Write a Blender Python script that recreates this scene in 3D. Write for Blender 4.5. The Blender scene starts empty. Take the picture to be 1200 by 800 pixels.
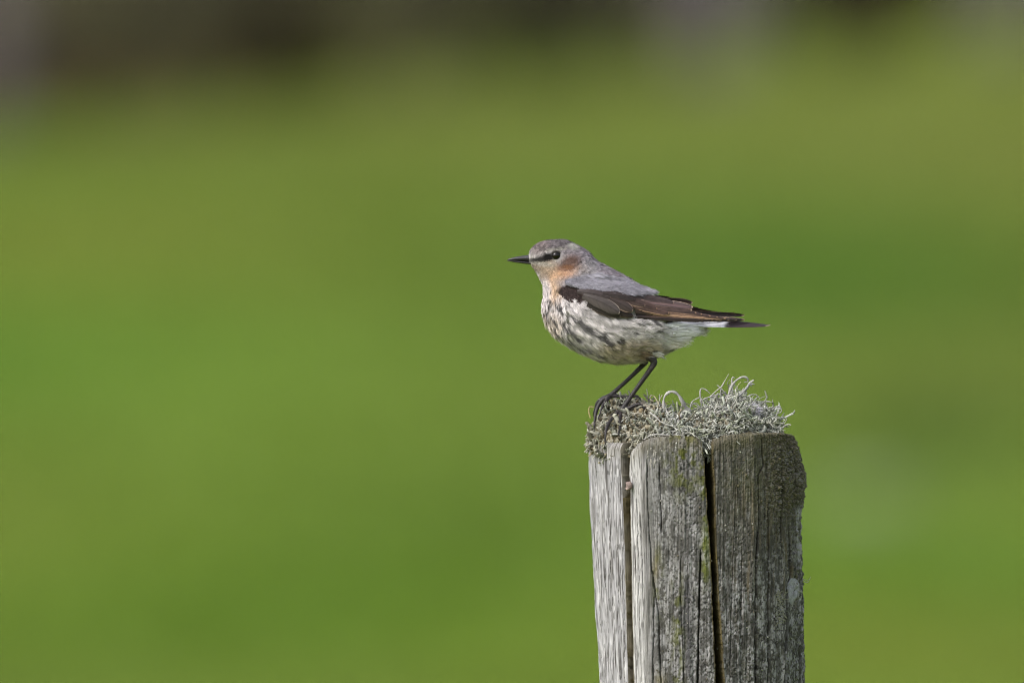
import bpy, math, random
import numpy as np
from mathutils import Vector

# ------------------------------------------------------------------ camera, sky, sun, exposure
scene = bpy.context.scene
COL = scene.collection
DIST = 8.0                      # metres from the lens to the post
LENS = 500.0
S = 36.0 * DIST / (LENS * 1200.0)   # metres per photo pixel in the plane of the post
ZC = 1.20                       # lens height

cam_d = bpy.data.cameras.new('camera')
cam_d.lens = LENS
cam_d.sensor_width = 36.0
cam_d.clip_start = 0.5
cam_d.clip_end = 6000.0
cam_d.dof.use_dof = True
cam_d.dof.focus_distance = DIST - 0.025
cam_d.dof.aperture_fstop = 6.3
cam_d.dof.aperture_blades = 0
cam = bpy.data.objects.new('camera', cam_d)
COL.objects.link(cam)
cam.location = (0.0, -DIST, ZC)
cam.rotation_euler = (math.radians(90), 0, 0)
scene.camera = cam

SUN_ELEV, SUN_AZ = 44.0, -124.0      # azimuth from +Y towards +X: behind-left of the subject's left
world = bpy.data.worlds.new('World')
scene.world = world
world.use_nodes = True
wn = world.node_tree.nodes
wl = world.node_tree.links
bg = wn['Background']
sky = wn.new('ShaderNodeTexSky')
sky.sky_type = 'NISHITA'
sky.sun_disc = False
sky.sun_elevation = math.radians(SUN_ELEV)
sky.sun_rotation = math.radians(SUN_AZ)
sky.air_density = 1.0
sky.dust_density = 4.0
sky.ozone_density = 1.0
haze_mix = wn.new('ShaderNodeHueSaturation')     # thin cloud: a paler, greyer sky
haze_mix.inputs['Saturation'].default_value = 0.42
wl.new(sky.outputs['Color'], haze_mix.inputs['Color'])
wl.new(haze_mix.outputs['Color'], bg.inputs['Color'])
bg.inputs['Strength'].default_value = 0.15

sd = bpy.data.lights.new('sun', 'SUN')
sd.energy = 1.15
sd.angle = math.radians(16)
sd.color = (1.0, 0.97, 0.93)
sun = bpy.data.objects.new('sun', sd)
COL.objects.link(sun)
e, a = math.radians(SUN_ELEV), math.radians(SUN_AZ)
sdir = Vector((math.cos(e) * math.sin(a), math.cos(e) * math.cos(a), math.sin(e)))
sun.rotation_euler = sdir.to_track_quat('Z', 'Y').to_euler()
sun.location = (-5, -5, 10)

scene.view_settings.view_transform = 'Standard'
scene.view_settings.look = 'None'
scene.view_settings.exposure = 0.82
scene.view_settings.gamma = 1.0
scene.cycles.use_denoising = True
scene.cycles.max_bounces = 8
scene.cycles.use_adaptive_sampling = False
scene.cycles.filter_width = 1.05
scene.cycles.denoising_prefilter = 'FAST'

# ------------------------------------------------------------------ helpers
RNG = np.random.default_rng(7)


def lin(c):
    c = np.asarray(c, float) / 255.0
    return np.where(c <= 0.04045, c / 12.92, ((c + 0.055) / 1.055) ** 2.4)


def W(px, py, y=0.0):
    """photo pixel (plane of the post) to metres; y in the same pixel unit, away from the lens."""
    px, py, y = np.broadcast_arrays(np.asarray(px, float), np.asarray(py, float), np.asarray(y, float))
    return np.stack([(px - 600.0) * S, y * S, ZC + (400.0 - py) * S], -1)


def _hash(i, j, k, seed):
    n = (i * 374761393 + j * 668265263 + k * 1274126177 + seed * 974634777) & 0xFFFFFFFF
    n = ((n ^ (n >> 13)) * 1274126177) & 0xFFFFFFFF
    n = ((n ^ (n >> 16)) * 2246822519) & 0xFFFFFFFF
    return ((n ^ (n >> 15)) & 0xFFFFFF) / float(0xFFFFFF)


def vnoise(x, y, z=0.0, seed=0):
    x, y, z = np.broadcast_arrays(np.asarray(x, float), np.asarray(y, float), np.asarray(z, float))
    xi, yi, zi = np.floor(x).astype(np.int64), np.floor(y).astype(np.int64), np.floor(z).astype(np.int64)
    f = [x - xi, y - yi, z - zi]
    u, v, w = [t * t * (3 - 2 * t) for t in f]
    r = 0
    for dx in (0, 1):
        for dy in (0, 1):
            for dz in (0, 1):
                wt = (u if dx else 1 - u) * (v if dy else 1 - v) * (w if dz else 1 - w)
                r = r + wt * _hash(xi + dx, yi + dy, zi + dz, seed)
    return r


def fbm(x, y, z=0.0, seed=0, o=4):
    r, amp, tot = 0, 1.0, 0
    for k in range(o):
        r = r + amp * vnoise(x * 2 ** k, y * 2 ** k, z * 2 ** k, seed + k * 17)
        tot += amp
        amp *= 0.55
    return r / tot


def worley(x, y, seed=0):
    """nearest and second nearest feature distance on a jittered grid"""
    x, y = np.broadcast_arrays(np.asarray(x, float), np.asarray(y, float))
    xi, yi = np.floor(x).astype(np.int64), np.floor(y).astype(np.int64)
    f1 = np.full(x.shape, 9.0); f2 = np.full(x.shape, 9.0)
    for dx in (-1, 0, 1):
        for dy in (-1, 0, 1):
            gx_, gy_ = xi + dx, yi + dy
            d = np.hypot(gx_ + _hash(gx_, gy_, 1, seed) - x, gy_ + _hash(gx_, gy_, 2, seed) - y)
            f2 = np.where(d < f1, f1, np.minimum(f2, d)); f1 = np.minimum(f1, d)
    return f1, f2


def sstep(a, b, x):
    t = np.clip((x - a) / (b - a), 0, 1)
    return t * t * (3 - 2 * t)


def make_mesh(name, verts, faces, color=None, mats=(), smooth=True, midx=None):
    """verts (n,3); faces: array (m,k) or list of such arrays; color per vertex (n,3) linear."""
    if isinstance(faces, np.ndarray):
        faces = [faces]
    faces = [f for f in faces if len(f)]
    me = bpy.data.meshes.new(name)
    verts = np.ascontiguousarray(verts, dtype=np.float32)
    me.vertices.add(len(verts))
    me.vertices.foreach_set('co', verts.ravel())
    loops = np.concatenate([f.ravel() for f in faces]).astype(np.int32)
    tot = np.concatenate([np.full(len(f), f.shape[1]) for f in faces]).astype(np.int32)
    start = np.concatenate([[0], np.cumsum(tot)[:-1]]).astype(np.int32)
    me.loops.add(len(loops))
    me.loops.foreach_set('vertex_index', loops)
    me.polygons.add(len(tot))
    me.polygons.foreach_set('loop_start', start)
    me.polygons.foreach_set('use_smooth', np.full(len(tot), smooth))
    if midx is not None:
        me.polygons.foreach_set('material_index', np.asarray(midx, np.int32))
    for m in mats:
        me.materials.append(m)
    me.update(calc_edges=True)
    me.validate()
    if color is not None:
        at = me.color_attributes.new('tint', 'FLOAT_COLOR', 'POINT')
        c = np.ones((len(verts), 4), np.float32)
        c[:, :3] = np.clip(color, 0.002, 0.95)
        at.data.foreach_set('color', c.ravel())
    return me


def obj(name, me, parent=None):
    o = bpy.data.objects.new(name, me)
    COL.objects.link(o)
    if parent is not None:
        o.parent = parent
    return o


def empty(name, loc=(0, 0, 0), parent=None):
    o = bpy.data.objects.new(name, None)
    COL.objects.link(o)
    o.location = loc
    o.empty_display_size = 0.02
    if parent is not None:
        o.parent = parent
    return o


def tag(o, label=None, cat=None, group=None, kind=None):
    if label: o['label'] = label
    if cat: o['category'] = cat
    if group: o['group'] = group
    if kind: o['kind'] = kind
    return o


class Acc:
    """collects vertex/face/colour arrays of one mesh"""
    def __init__(s):
        s.v, s.f3, s.f4, s.c, s.n = [], [], [], [], 0

    def add(s, v, f, c):
        v = np.asarray(v, float).reshape(-1, 3)
        f = np.asarray(f)
        (s.f3 if f.shape[1] == 3 else s.f4).append(f + s.n)
        s.v.append(v)
        s.c.append(np.broadcast_to(np.asarray(c, float).reshape(-1, 3) if np.ndim(c) > 1 else np.asarray(c, float), (len(v), 3)))
        s.n += len(v)

    def mesh(s, name, mats, smooth=True):
        fs = []
        if s.f3: fs.append(np.concatenate(s.f3))
        if s.f4: fs.append(np.concatenate(s.f4))
        return make_mesh(name, np.concatenate(s.v), fs, np.concatenate(s.c), mats, smooth)


def grid_faces(nr, nc, wrap=False):
    r = np.arange(nr - 1)[:, None]
    c = np.arange(nc if wrap else nc - 1)[None, :]
    c2 = (c + 1) % nc
    a, b = r * nc + c, r * nc + c2
    return np.stack([a, b, b + nc, a + nc], -1).reshape(-1, 4)


def tubes(P, R, sides=6, flat=1.0, twist=None):
    """P (n,k,3) centre lines, R (n,k) radii -> verts, quads. closed by tapering R. flat squeezes one axis."""
    n, k, _ = P.shape
    T = np.gradient(P, axis=1)
    T /= np.linalg.norm(T, axis=2, keepdims=True) + 1e-12
    N = np.zeros_like(P)
    ref = RNG.normal(size=(n, 3)) if twist is None else twist
    x = ref - (ref * T[:, 0]).sum(1, keepdims=True) * T[:, 0]
    x /= np.linalg.norm(x, axis=1, keepdims=True) + 1e-12
    N[:, 0] = x
    for i in range(1, k):
        x = x - (x * T[:, i]).sum(1, keepdims=True) * T[:, i]
        x /= np.linalg.norm(x, axis=1, keepdims=True) + 1e-12
        N[:, i] = x
    B = np.cross(T, N)
    ang = np.linspace(0, 2 * np.pi, sides, endpoint=False)
    V = (P[:, :, None] + R[:, :, None, None] * (N[:, :, None] * np.cos(ang)[:, None] + flat * B[:, :, None] * np.sin(ang)[:, None]))
    f = grid_faces(k, sides, True)
    F = (f[None] + (np.arange(n) * k * sides)[:, None, None]).reshape(-1, 4)
    return V.reshape(-1, 3), F


def poly_curve(pts, n):
    """Catmull-Rom through pts (rows of any width) -> n samples"""
    p = np.asarray(pts, float)
    t = np.linspace(0, len(p) - 1, n)
    return cr_eval(p, t)


def cr_eval(p, t):
    p = np.asarray(p, float)
    t = np.clip(t, 0, len(p) - 1 - 1e-9)
    i = np.floor(t).astype(int)
    f = (t - i)[..., None]
    q = np.concatenate([2 * p[:1] - p[1:2], p, 2 * p[-1:] - p[-2:-1]])
    p0, p1, p2, p3 = q[i], q[i + 1], q[i + 2], q[i + 3]
    return 0.5 * ((2 * p1) + (-p0 + p2) * f + (2 * p0 - 5 * p1 + 4 * p2 - p3) * f ** 2 + (-p0 + 3 * p1 - 3 * p2 + p3) * f ** 3)


# ------------------------------------------------------------------ materials
def mat(name, rough=0.8, spec=0.3, tint=True, base=(0.5, 0.5, 0.5), noise=None, bump=None, sheen=0.0, coat=0.0, trans=0.0):
    """noise = (scale xyz, amount, detail); bump = (scale xyz, distance m)"""
    m = bpy.data.materials.new(name)
    m.use_nodes = True
    nt = m.node_tree
    N, L = nt.nodes, nt.links
    p = N['Principled BSDF']
    p.inputs['Roughness'].default_value = rough
    p.inputs['Specular IOR Level'].default_value = spec
    p.inputs['Sheen Weight'].default_value = sheen
    p.inputs['Coat Weight'].default_value = coat
    if tint:
        at = N.new('ShaderNodeAttribute')
        at.attribute_name = 'tint'
        col = at.outputs['Color']
    else:
        rgb = N.new('ShaderNodeRGB')
        rgb.outputs[0].default_value = (*base, 1)
        col = rgb.outputs[0]
    tc = N.new('ShaderNodeTexCoord')

    def tex(scale, detail):
        mp = N.new('ShaderNodeMapping')
        mp.inputs['Scale'].default_value = scale
        L.new(tc.outputs['Object'], mp.inputs['Vector'])
        t = N.new('ShaderNodeTexNoise')
        t.inputs['Scale'].default_value = 1.0
        t.inputs['Detail'].default_value = detail
        t.inputs['Roughness'].default_value = 0.6
        L.new(mp.outputs['Vector'], t.inputs['Vector'])
        return t.outputs['Fac']
    if noise:
        sc, amt, det = noise
        f = tex(sc, det)
        mr = N.new('ShaderNodeMapRange')
        mr.inputs['From Min'].default_value = 0.3
        mr.inputs['From Max'].default_value = 0.7
        mr.inputs['To Min'].default_value = 1 - amt
        mr.inputs['To Max'].default_value = 1 + amt
        L.new(f, mr.inputs['Value'])
        mx = N.new('ShaderNodeVectorMath')
        mx.operation = 'SCALE'
        L.new(col, mx.inputs[0])
        L.new(mr.outputs['Result'], mx.inputs['Scale'])
        col = mx.outputs[0]
    L.new(col, p.inputs['Base Color'])
    if bump:
        sc, dist = bump
        b = N.new('ShaderNodeBump')
        b.inputs['Distance'].default_value = dist
        b.inputs['Strength'].default_value = 1.0
        L.new(tex(sc, 4.0), b.inputs['Height'])
        L.new(b.outputs['Normal'], p.inputs['Normal'])
    if trans > 0:
        tr = N.new('ShaderNodeBsdfTranslucent')
        L.new(col, tr.inputs['Color'])
        ms = N.new('ShaderNodeMixShader')
        ms.inputs[0].default_value = trans
        L.new(p.outputs[0], ms.inputs[1])
        L.new(tr.outputs[0], ms.inputs[2])
        L.new(ms.outputs[0], N['Material Output'].inputs['Surface'])
    return m


M_WOOD = mat('weathered_wood', 0.85, 0.25, noise=((900, 900, 45), 0.28, 5.0), bump=((1600, 1600, 60), 0.0006))
M_CRUST = mat('crusty_lichen', 0.95, 0.1, noise=((1800, 1800, 1800), 0.25, 3.0), bump=((2200, 2200, 2200), 0.0003))
M_LICHEN = mat('shrubby_lichen', 0.9, 0.12, noise=((1500, 1500, 1500), 0.18, 3.0), bump=((2500, 2500, 2500), 0.0002), trans=0.12)
M_PLUME = mat('body_feather', 0.85, 0.15, sheen=0.1, trans=0.15)
M_SKIN = mat('down_and_skin', 0.9, 0.1)
M_LEG = mat('leg_scales', 0.5, 0.4, noise=((1500, 1500, 1500), 0.2, 2.0), bump=((1800, 1800, 3000), 0.0002))
M_VANE = mat('flight_feather', 0.6, 0.3, noise=((700, 700, 6000), 0.10, 2.0))
M_BILL = mat('bill_horn', 0.32, 0.5, bump=((500, 900, 900), 0.0001))
M_EYE = mat('eye', 0.05, 0.35, tint=False, base=(0.006, 0.004, 0.003))
M_GROUND = None

# ------------------------------------------------------------------ the land
PXRAD = S / DIST    # radians per photo pixel


def height(x, y):
    """ground height: level round the post, then a long grassy slope climbing away and to the right"""
    x, y = np.asarray(x, float), np.asarray(y, float)
    up = np.where(y > 14, 1, 0) * (y - 14)
    base = 0.0313 * np.minimum(up, 150) * sstep(0, 50, up) + np.maximum(up - 150, 0) * 0.012
    tilt = 0.081 * 12 * np.tanh(x / 12.0) * sstep(30, 125, y)
    lumps = (fbm(x / 9.0, y / 14.0, 0, 5, 3) - 0.5) * 0.2 * sstep(2, 30, np.abs(y) + np.abs(x))
    far = np.minimum(np.maximum(up - 260, 0) * 0.02, 18) * vnoise(x / 220.0, y / 260.0, 0, 3)
    return base + tilt + lumps + far


def spaced(lims, steps):
    out = [lims[0]]
    for (a_, b_), n in zip(zip(lims[:-1], lims[1:]), steps):
        out += list(np.linspace(a_, b_, n + 1)[1:])
    return np.array(out)


gx = spaced([-2500, -400, -60, -12, 12, 60, 400, 2500], [14, 26, 40, 60, 40, 26, 14])
gy = spaced([-600, -40, -10, 20, 170, 400, 3500], [12, 15, 40, 170, 40, 40])
GX, GY = np.meshgrid(gx, gy)
GZ = height(GX, GY)
gv = np.stack([GX, GY, GZ], -1).reshape(-1, 3)


def hit(px, py):
    """where the sight line of a photo pixel meets the land"""
    t = np.linspace(15, 220, 4000)
    x = (px - 600) * PXRAD * t
    y = t - DIST
    z = ZC + (400 - py) * PXRAD * t
    k = np.argmax(z < height(x, y))
    return x[k], y[k], height(x[k], y[k])


# broad patches of lusher, drier and browner sward: (photo px, py, spread m, stretch, colour, weight)
SW = [
    (170, 112, 2.6, 7.0, (128, 96, 66), 0.85), (20, 128, 1.8, 7.0, (134, 104, 66), 0.8), (330, 98, 1.6, 6.0, (124, 104, 64), 0.6), (480, 120, 2.6, 9.0, (118, 128, 62), 0.5),
    (1150, 170, 3.2, 8.0, (132, 134, 66), 0.5), (950, 110, 3.2, 9.0, (128, 146, 66), 0.5), (915, 325, 2.0, 6.0, (76, 116, 28), 0.85),
    (1085, 508, 0.62, 3.4, (60, 88, 34), 0.95), (1050, 545, 0.5, 2.6, (84, 104, 44), 0.4), (430, 710, 1.3, 3.0, (84, 120, 20), 0.75), (700, 250, 2.2, 5.0, (96, 134, 44), 0.5),
    (160, 730, 1.1, 2.5, (92, 124, 28), 0.6), (1000, 740, 0.9, 2.0, (126, 132, 44), 0.5), (1150, 690, 0.7, 2.0, (84, 124, 26), 0.6),
    (560, 440, 1.5, 4.0, (122, 142, 58), 0.5), (300, 500, 1.4, 4.0, (116, 142, 46), 0.4), (120, 400, 1.6, 5.0, (104, 144, 44), 0.5),
    (820, 460, 0.9, 3.0, (126, 142, 54), 0.5), (1130, 420, 0.9, 3.0, (122, 130, 60), 0.5), (1010, 600, 0.40, 2.0, (120, 148, 82), 0.5),
]


def sward(x, y):
    base = lin((121, 140, 50)) * np.ones(np.shape(x) + (1,))
    n = fbm(np.asarray(x) / 2.6, np.asarray(y) / 7.0, 0, 11, 3)[..., None]
    base = base * (0.72 + 0.56 * n)
    n2 = fbm(np.asarray(x) / 5.0, np.asarray(y) / 11.0, 0, 31, 3)[..., None]
    base = base + (n2 - 0.5) * 0.8 * (lin((146, 142, 58)) - lin((88, 132, 32)))
    for (px, py, r, st, c, w) in SW:
        hx, hy, _ = hit(px, py)
        d2 = ((x - hx) / r) ** 2 + ((y - hy) / (r * st)) ** 2
        k = (w * np.exp(-d2))[..., None]
        base = base * (1 - k) + lin(c) * n ** 0 * k
    return base * 0.66


gc = sward(gv[:, 0], gv[:, 1])
M_GROUND = mat('meadow_turf', 0.95, 0.05, noise=((3.0, 3.0, 3.0), 0.12, 6.0), bump=((14, 14, 14), 0.03))
ground = obj('ground', make_mesh('ground', gv, grid_faces(len(gy), len(gx)), gc, [M_GROUND]))
tag(ground, 'green sheep-cropped meadow climbing gently behind the post', 'meadow', kind='structure')

# grass blades standing on the slope in view
M_GRASS = mat('grass_blade', 0.6, 0.25, trans=0.3)
nb = 110000
t_ = RNG.uniform(0, 1, nb)
by = 3 + 128 * t_ ** 1.2
bx = RNG.uniform(-1, 1, nb) * (1.2 + (by + 8) * 0.085)
bz = height(bx, by)
hgt = RNG.uniform(0.03, 0.09, nb) * (0.7 + 0.8 * vnoise(bx, by, 0, 4))
wd = 0.006 + 0.00022 * by
ang = RNG.uniform(0, 2 * np.pi, nb)
lean = RNG.normal(0, 0.35, (nb, 2)) * hgt[:, None]
side = np.stack([np.cos(ang) * wd, np.sin(ang) * wd, np.zeros(nb)], -1)
b0 = np.stack([bx, by, bz - 0.01], -1)
mid = b0 + np.stack([lean[:, 0] * 0.35, lean[:, 1] * 0.35, hgt * 0.6], -1)
tip = b0 + np.stack([lean[:, 0], lean[:, 1], hgt], -1)
bv = np.stack([b0 - side, b0 + side, mid - side * 0.7, mid + side * 0.7, tip], 1).reshape(-1, 3)
o5 = (np.arange(nb) * 5)[:, None]
bcol = np.repeat(sward(bx, by) * RNG.uniform(0.95, 1.3, (nb, 1)), 5, 0)
gm = make_mesh('grass', bv, [np.array([[0, 1, 3, 2]]) + o5, np.array([[2, 3, 4]]) + o5], bcol, [M_GRASS])
tag(obj('grass', gm), 'short green grass covering the slope behind the post', 'grass', kind='stuff')

# ---- hedge shrubs, gateposts at the head of the slope (far out of focus)
M_LEAF = mat('hedge_leaf', 0.6, 0.3, trans=0.2)
M_BARK = mat('bark', 0.9, 0.1, tint=False, base=(0.09, 0.075, 0.06), bump=((30, 30, 8), 0.01))
M_STONE = mat('field_stone', 0.9, 0.2, noise=((6, 6, 6), 0.2, 5), bump=((18, 18, 18), 0.02))


def shrub_meshes(seed, c1, c2, w=1.5, h=3.0):
    r = np.random.default_rng(seed)
    n = 5200
    # clumps spread through the crown's volume
    k = 70
    u = r.normal(size=(k, 3))
    u /= np.linalg.norm(u, axis=1, keepdims=True)
    cl = u * (r.uniform(0.35, 1, k) ** 0.5)[:, None] * [w, w * 0.8, h * 0.46] + [0, 0, h * 0.54]
    cl[:, 2] = np.maximum(cl[:, 2], 0.15)
    who = r.integers(0, k, n)
    p = cl[who] + r.normal(size=(n, 3)) * [0.24, 0.24, 0.2]
    p[:, 2] = np.maximum(p[:, 2], 0.03)
    a1 = r.normal(size=(n, 3)); a1 /= np.linalg.norm(a1, axis=1, keepdims=True)
    a2 = np.cross(a1, r.normal(size=(n, 3))); a2 /= np.linalg.norm(a2, axis=1, keepdims=True)
    s1 = r.uniform(0.05, 0.1, (n, 1))
    v = np.stack([p - a1 * s1, p + a2 * s1 * 0.5, p + a1 * s1, p - a2 * s1 * 0.5], 1).reshape(-1, 3)
    f = np.arange(n * 4).reshape(n, 4)
    mixv = r.uniform(0, 1, (k, 1))[who] * 0.7 + r.uniform(0, 0.3, (n, 1))
    c = lin(c1) * (1 - mixv) + lin(c2) * mixv
    crown = make_mesh('crown', v, f, np.repeat(c, 4, 0), [M_LEAF], smooth=False)
    # several stems forking from the ground
    P, R = [], []
    for j in range(9):
        tgt = cl[r.integers(0, k)]
        b = np.array([r.normal() * 0.12, r.normal() * 0.12, -0.1])
        m_ = b * 0.4 + tgt * 0.5 + r.normal(size=3) * 0.1
        P.append(poly_curve([b, (b + m_) / 2 + r.normal(size=3) * 0.05, m_, tgt], 9))
        R.append(np.linspace(0.07, 0.012, 9) * r.uniform(0.7, 1.2))
    tv, tf = tubes(np.array(P), np.array(R), 7)
    trunk = make_mesh('trunk', tv, tf, None, [M_BARK])
    return crown, trunk


kinds = [
    (shrub_meshes(1, (80, 80, 62), (122, 118, 90), 1.5, 3.0), 'dark green'),
    (shrub_meshes(2, (104, 86, 78), (144, 118, 106), 1.35, 2.6), 'brownish'),
    (shrub_meshes(3, (88, 80, 80), (130, 118, 116), 1.6, 3.4), 'dusky grey'),
]
HEDGE = []   # photo px of each shrub's foot along the head of the slope
seq = [(-70, 1), (60, 0), (180, 0), (290, 1), (395, 2), (500, 0), (600, 2), (700, 2), (790, 2), (960, 1), (1060, 0), (1290, 2)]
foot_y = lambda px: 112 - 0.094 * px
words = {
    -70: 'brownish hedge shrub just outside the frame beyond the upper left corner',
    60: 'dark green hedge shrub beside the pale stone at the upper left corner',
    180: 'dark green hedge shrub, second from the upper left, above a brown patch of grass',
    290: 'brownish hedge shrub between green shrubs at the head of the slope, upper left',
    395: 'dusky grey hedge shrub where the dark band first thins, left of the top centre',
    500: 'dark green blurred hedge shrub left of the bird, near the top centre',
    600: 'dusky grey hedge shrub at the top centre of the photo',
    700: 'dusky grey hedge shrub above the bird, right of the top centre',
    790: 'darkest dusky shrub hard against the left side of the pale gatepost',
    960: 'brownish low shrub hard against the right side of the pale gatepost',
    1060: 'green blurred shrub between the two stones at the upper right',
    1290: 'dusky shrub just past the upper right corner',
}
for i, (px, kd) in enumerate(seq):
    hx, hy = (px - 600) * PXRAD * 138, 130.0
    # walk to the row's own line: the foot of the hedge drops to the left
    hy = 130.0 + 1.2 * math.sin(i * 2.1)
    HEDGE.append((hx, hy + 1.0, kd, words[px]))
for j in range(9):
    nth = ['first', 'second', 'third', 'fourth', 'fifth', 'sixth', 'seventh', 'eighth', 'farthest'][j]
    HEDGE.append((-9.4 - j * 2.3, 131 + 1.1 * math.sin(j * 1.7), (j * 2) % 3, nth + ' hedge shrub of the row running on beyond the left of the frame'))
    HEDGE.append((9.4 + j * 2.3, 131 + 1.1 * math.cos(j * 1.3), (j + 1) % 3, nth + ' hedge shrub of the row running on beyond the right of the frame'))
for i, (x, y, kd, lab) in enumerate(HEDGE):
    (cr, tr), _ = kinds[kd]
    t = empty('hedge_shrub', (x, y, float(height(x, y))))
    sc_ = 0.9 + 0.25 * ((i * 37) % 10) / 10
    t.scale = (sc_, sc_, sc_)
    t.rotation_euler = (0, 0, i * 1.9)
    tag(t, lab, 'shrub', 'hedge shrubs at the head of the meadow')
    obj('crown', cr, t)
    obj('trunk', tr, t)


def stone_mesh(name, w, d, h, seed, col):
    n, m_ = 14, 20
    th = np.linspace(0, np.pi, n)[:, None]
    ph = np.linspace(0, 2 * np.pi, m_, endpoint=False)[None]
    x = np.sign(np.cos(ph)) * np.abs(np.cos(ph)) ** 0.5 * np.sin(th) ** 0.4
    y = np.sign(np.sin(ph)) * np.abs(np.sin(ph)) ** 0.5 * np.sin(th) ** 0.4
    z = np.sign(np.cos(th)) * np.abs(np.cos(th)) ** 0.6 + 0 * ph
    k = 1 + 0.25 * (fbm(x * 2 + 5, y * 2, z * 2, seed, 3) - 0.5)
    v = np.stack([x * w / 2 * k, y * d / 2 * k, (z * 0.55 + 0.45) * h * k], -1).reshape(-1, 3)
    c = lin(col) * (0.8 + 0.4 * fbm(v[:, 0] * 5, v[:, 1] * 5, v[:, 2] * 5, seed + 9, 3))[:, None]
    return make_mesh(name, v, grid_faces(n, m_, True), c, [M_STONE])


for (px, y, w, d, h, lab) in [
        (848, 127.0, 0.62, 0.5, 1.2, 'blurred pale grey stone gatepost in the hedge right of the top centre'),
        (-14, 127.0, 0.45, 0.4, 2.0, 'blurred grey stone gatepost at the upper left corner'),
        (1185, 128.0, 0.6, 0.4, 1.1, 'blurred pale low stone gatepost at the upper right corner')]:
    x = (px - 600) * PXRAD * (y + 8)
    g = obj('stone_gatepost', stone_mesh('stone_gatepost', w, d, h, px + 5, (88, 83, 85)))
    g.location = (x, y, float(height(x, y)) - 0.08)
    tag(g, lab, 'gatepost', 'stone gateposts in the hedge')

hx, hy, hz = hit(1018, 598)
g = obj('field_stone', stone_mesh('field_stone', 0.24, 0.30, 0.12, 77, (124, 136, 100)))
g.location = (hx, hy, hz - 0.03)
tag(g, 'pale mossy stone blurred in the grass right of the post', 'stone')

# ------------------------------------------------------------------ the post
CX = 815.0
# cross-section corners (x, y) in px about the axis: staves split off by the two deep shakes
corner = np.array([(-127, 25), (-112, -38), (-88, -84), (-80, -86), (-72, -102), (-63, -116), (-18, -126), (14, -126), (24, -125),
                   (66, -110), (103, -75), (122, -30), (126, 20), (108, 72), (60, 112), (0, 124), (-60, 112), (-108, 72)], float)
nc_front, nc_back = 760, 90
cl = np.concatenate([corner, corner[:1]])
# denser along the front (first 13 corners)
seg = np.linalg.norm(np.diff(cl, axis=0), axis=1)
cum = np.concatenate([[0], np.cumsum(seg)])
f_end = cum[12]
s_par = np.concatenate([np.linspace(0, f_end, nc_front, endpoint=False), np.linspace(f_end, cum[-1], nc_back, endpoint=False)])
sx = np.interp(s_par, cum, cl[:, 0])
sy = np.interp(s_par, cum, cl[:, 1])
# soften the corners a little
for _ in range(14):
    sx = np.where(np.arange(len(sx)) >= 0, (np.roll(sx, 1) + 2 * sx + np.roll(sx, -1)) / 4, sx)
    sy = (np.roll(sy, 1) + 2 * sy + np.roll(sy, -1)) / 4
NCOL = len(sx)
side_x = sx + CX

rows_py = np.concatenate([np.linspace(505, 812, 400), np.linspace(816, 1000, 40), np.linspace(1010, 400 + ZC / S + 60, 60)])
NR = len(rows_py)
PY = rows_py[:, None]
SX, SY = sx[None], sy[None]
# taper / lean: left edge moves in and right edge out towards the ground
tt = np.clip((PY - 520) / 280, 0, 3)
left_in = 13.5 * tt * np.where(tt > 1, 1 / np.maximum(tt, 1) ** 0.6, 1)
XX = SX + CX + np.where(SX < 0, -SX / 127 * left_in, 0) + 2.0 * np.clip(tt, 0, 1) * np.clip(SX / 127, 0, 1)
YY = SY * (1 + 0.0 * PY)
front = SY < 60
# inward direction
nl = np.sqrt(SX ** 2 + SY ** 2)
IX, IY = -SX / nl, -SY / nl

disp = np.zeros((NR, NCOL))
Xp = XX.copy()          # photo-x used for placing features on the front
# bulges, fibres
wob = (fbm(Xp / 26, PY / 130, SY / 40, 21, 3) - 0.5)
disp += -wob * 5.0
fib = fbm(Xp / 2.6, PY / 60, SY / 3.0, 22, 3)
fib2 = fbm(Xp / 1.1, PY / 26, SY / 1.6, 23, 2)
disp += (0.5 - fib) * 2.6 + (0.5 - fib2) * 1.1
colr = np.zeros((NR, NCOL, 3))

crackmask = np.zeros((NR, NCOL))
bigmask = np.zeros((NR, NCOL))
finemask = np.zeros((NR, NCOL))


def crack(pts, w0, depth, y0=None, y1=None, jag=0.8, seed=0, p=0.6, ws=None):
    """pts: (py, px) of the crack; w0 half width px; depth px"""
    global disp, crackmask, bigmask, finemask
    pts = np.array(pts, float)
    cx = np.interp(rows_py, pts[:, 0], pts[:, 1])[:, None]
    cx = cx + (fbm(PY / 14, 0 * PY, 0, seed + 50, 3) - 0.5) * 2 * jag
    half = w0 * (0.75 + 0.6 * vnoise(PY / 22, 0 * PY, 0, seed + 70)) if ws is None else np.interp(rows_py, [q[0] for q in ws], [q[1] for q in ws])[:, None] * (0.92 + 0.2 * vnoise(PY / 12, 0 * PY, 0, seed + 70))
    if y0 is not None:
        half = half * sstep(y0, y0 + 18, PY)
    if y1 is not None:
        half = half * (1 - sstep(y1 - 30, y1, PY))
    d = np.abs(Xp - cx) / np.maximum(half, 0.02)
    prof = np.clip(1 - d, 0, 1) ** p * np.where(SY < 20, 1, 0)
    disp = np.maximum(disp, disp + prof * depth)
    if depth > 20:
        crackmask = np.maximum(crackmask, np.clip(prof * 1.6, 0, 1)); bigmask = np.maximum(bigmask, prof > 0)
    else:
        finemask = np.maximum(finemask, prof * (0.9 if depth > 4 else 0.6))


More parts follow.
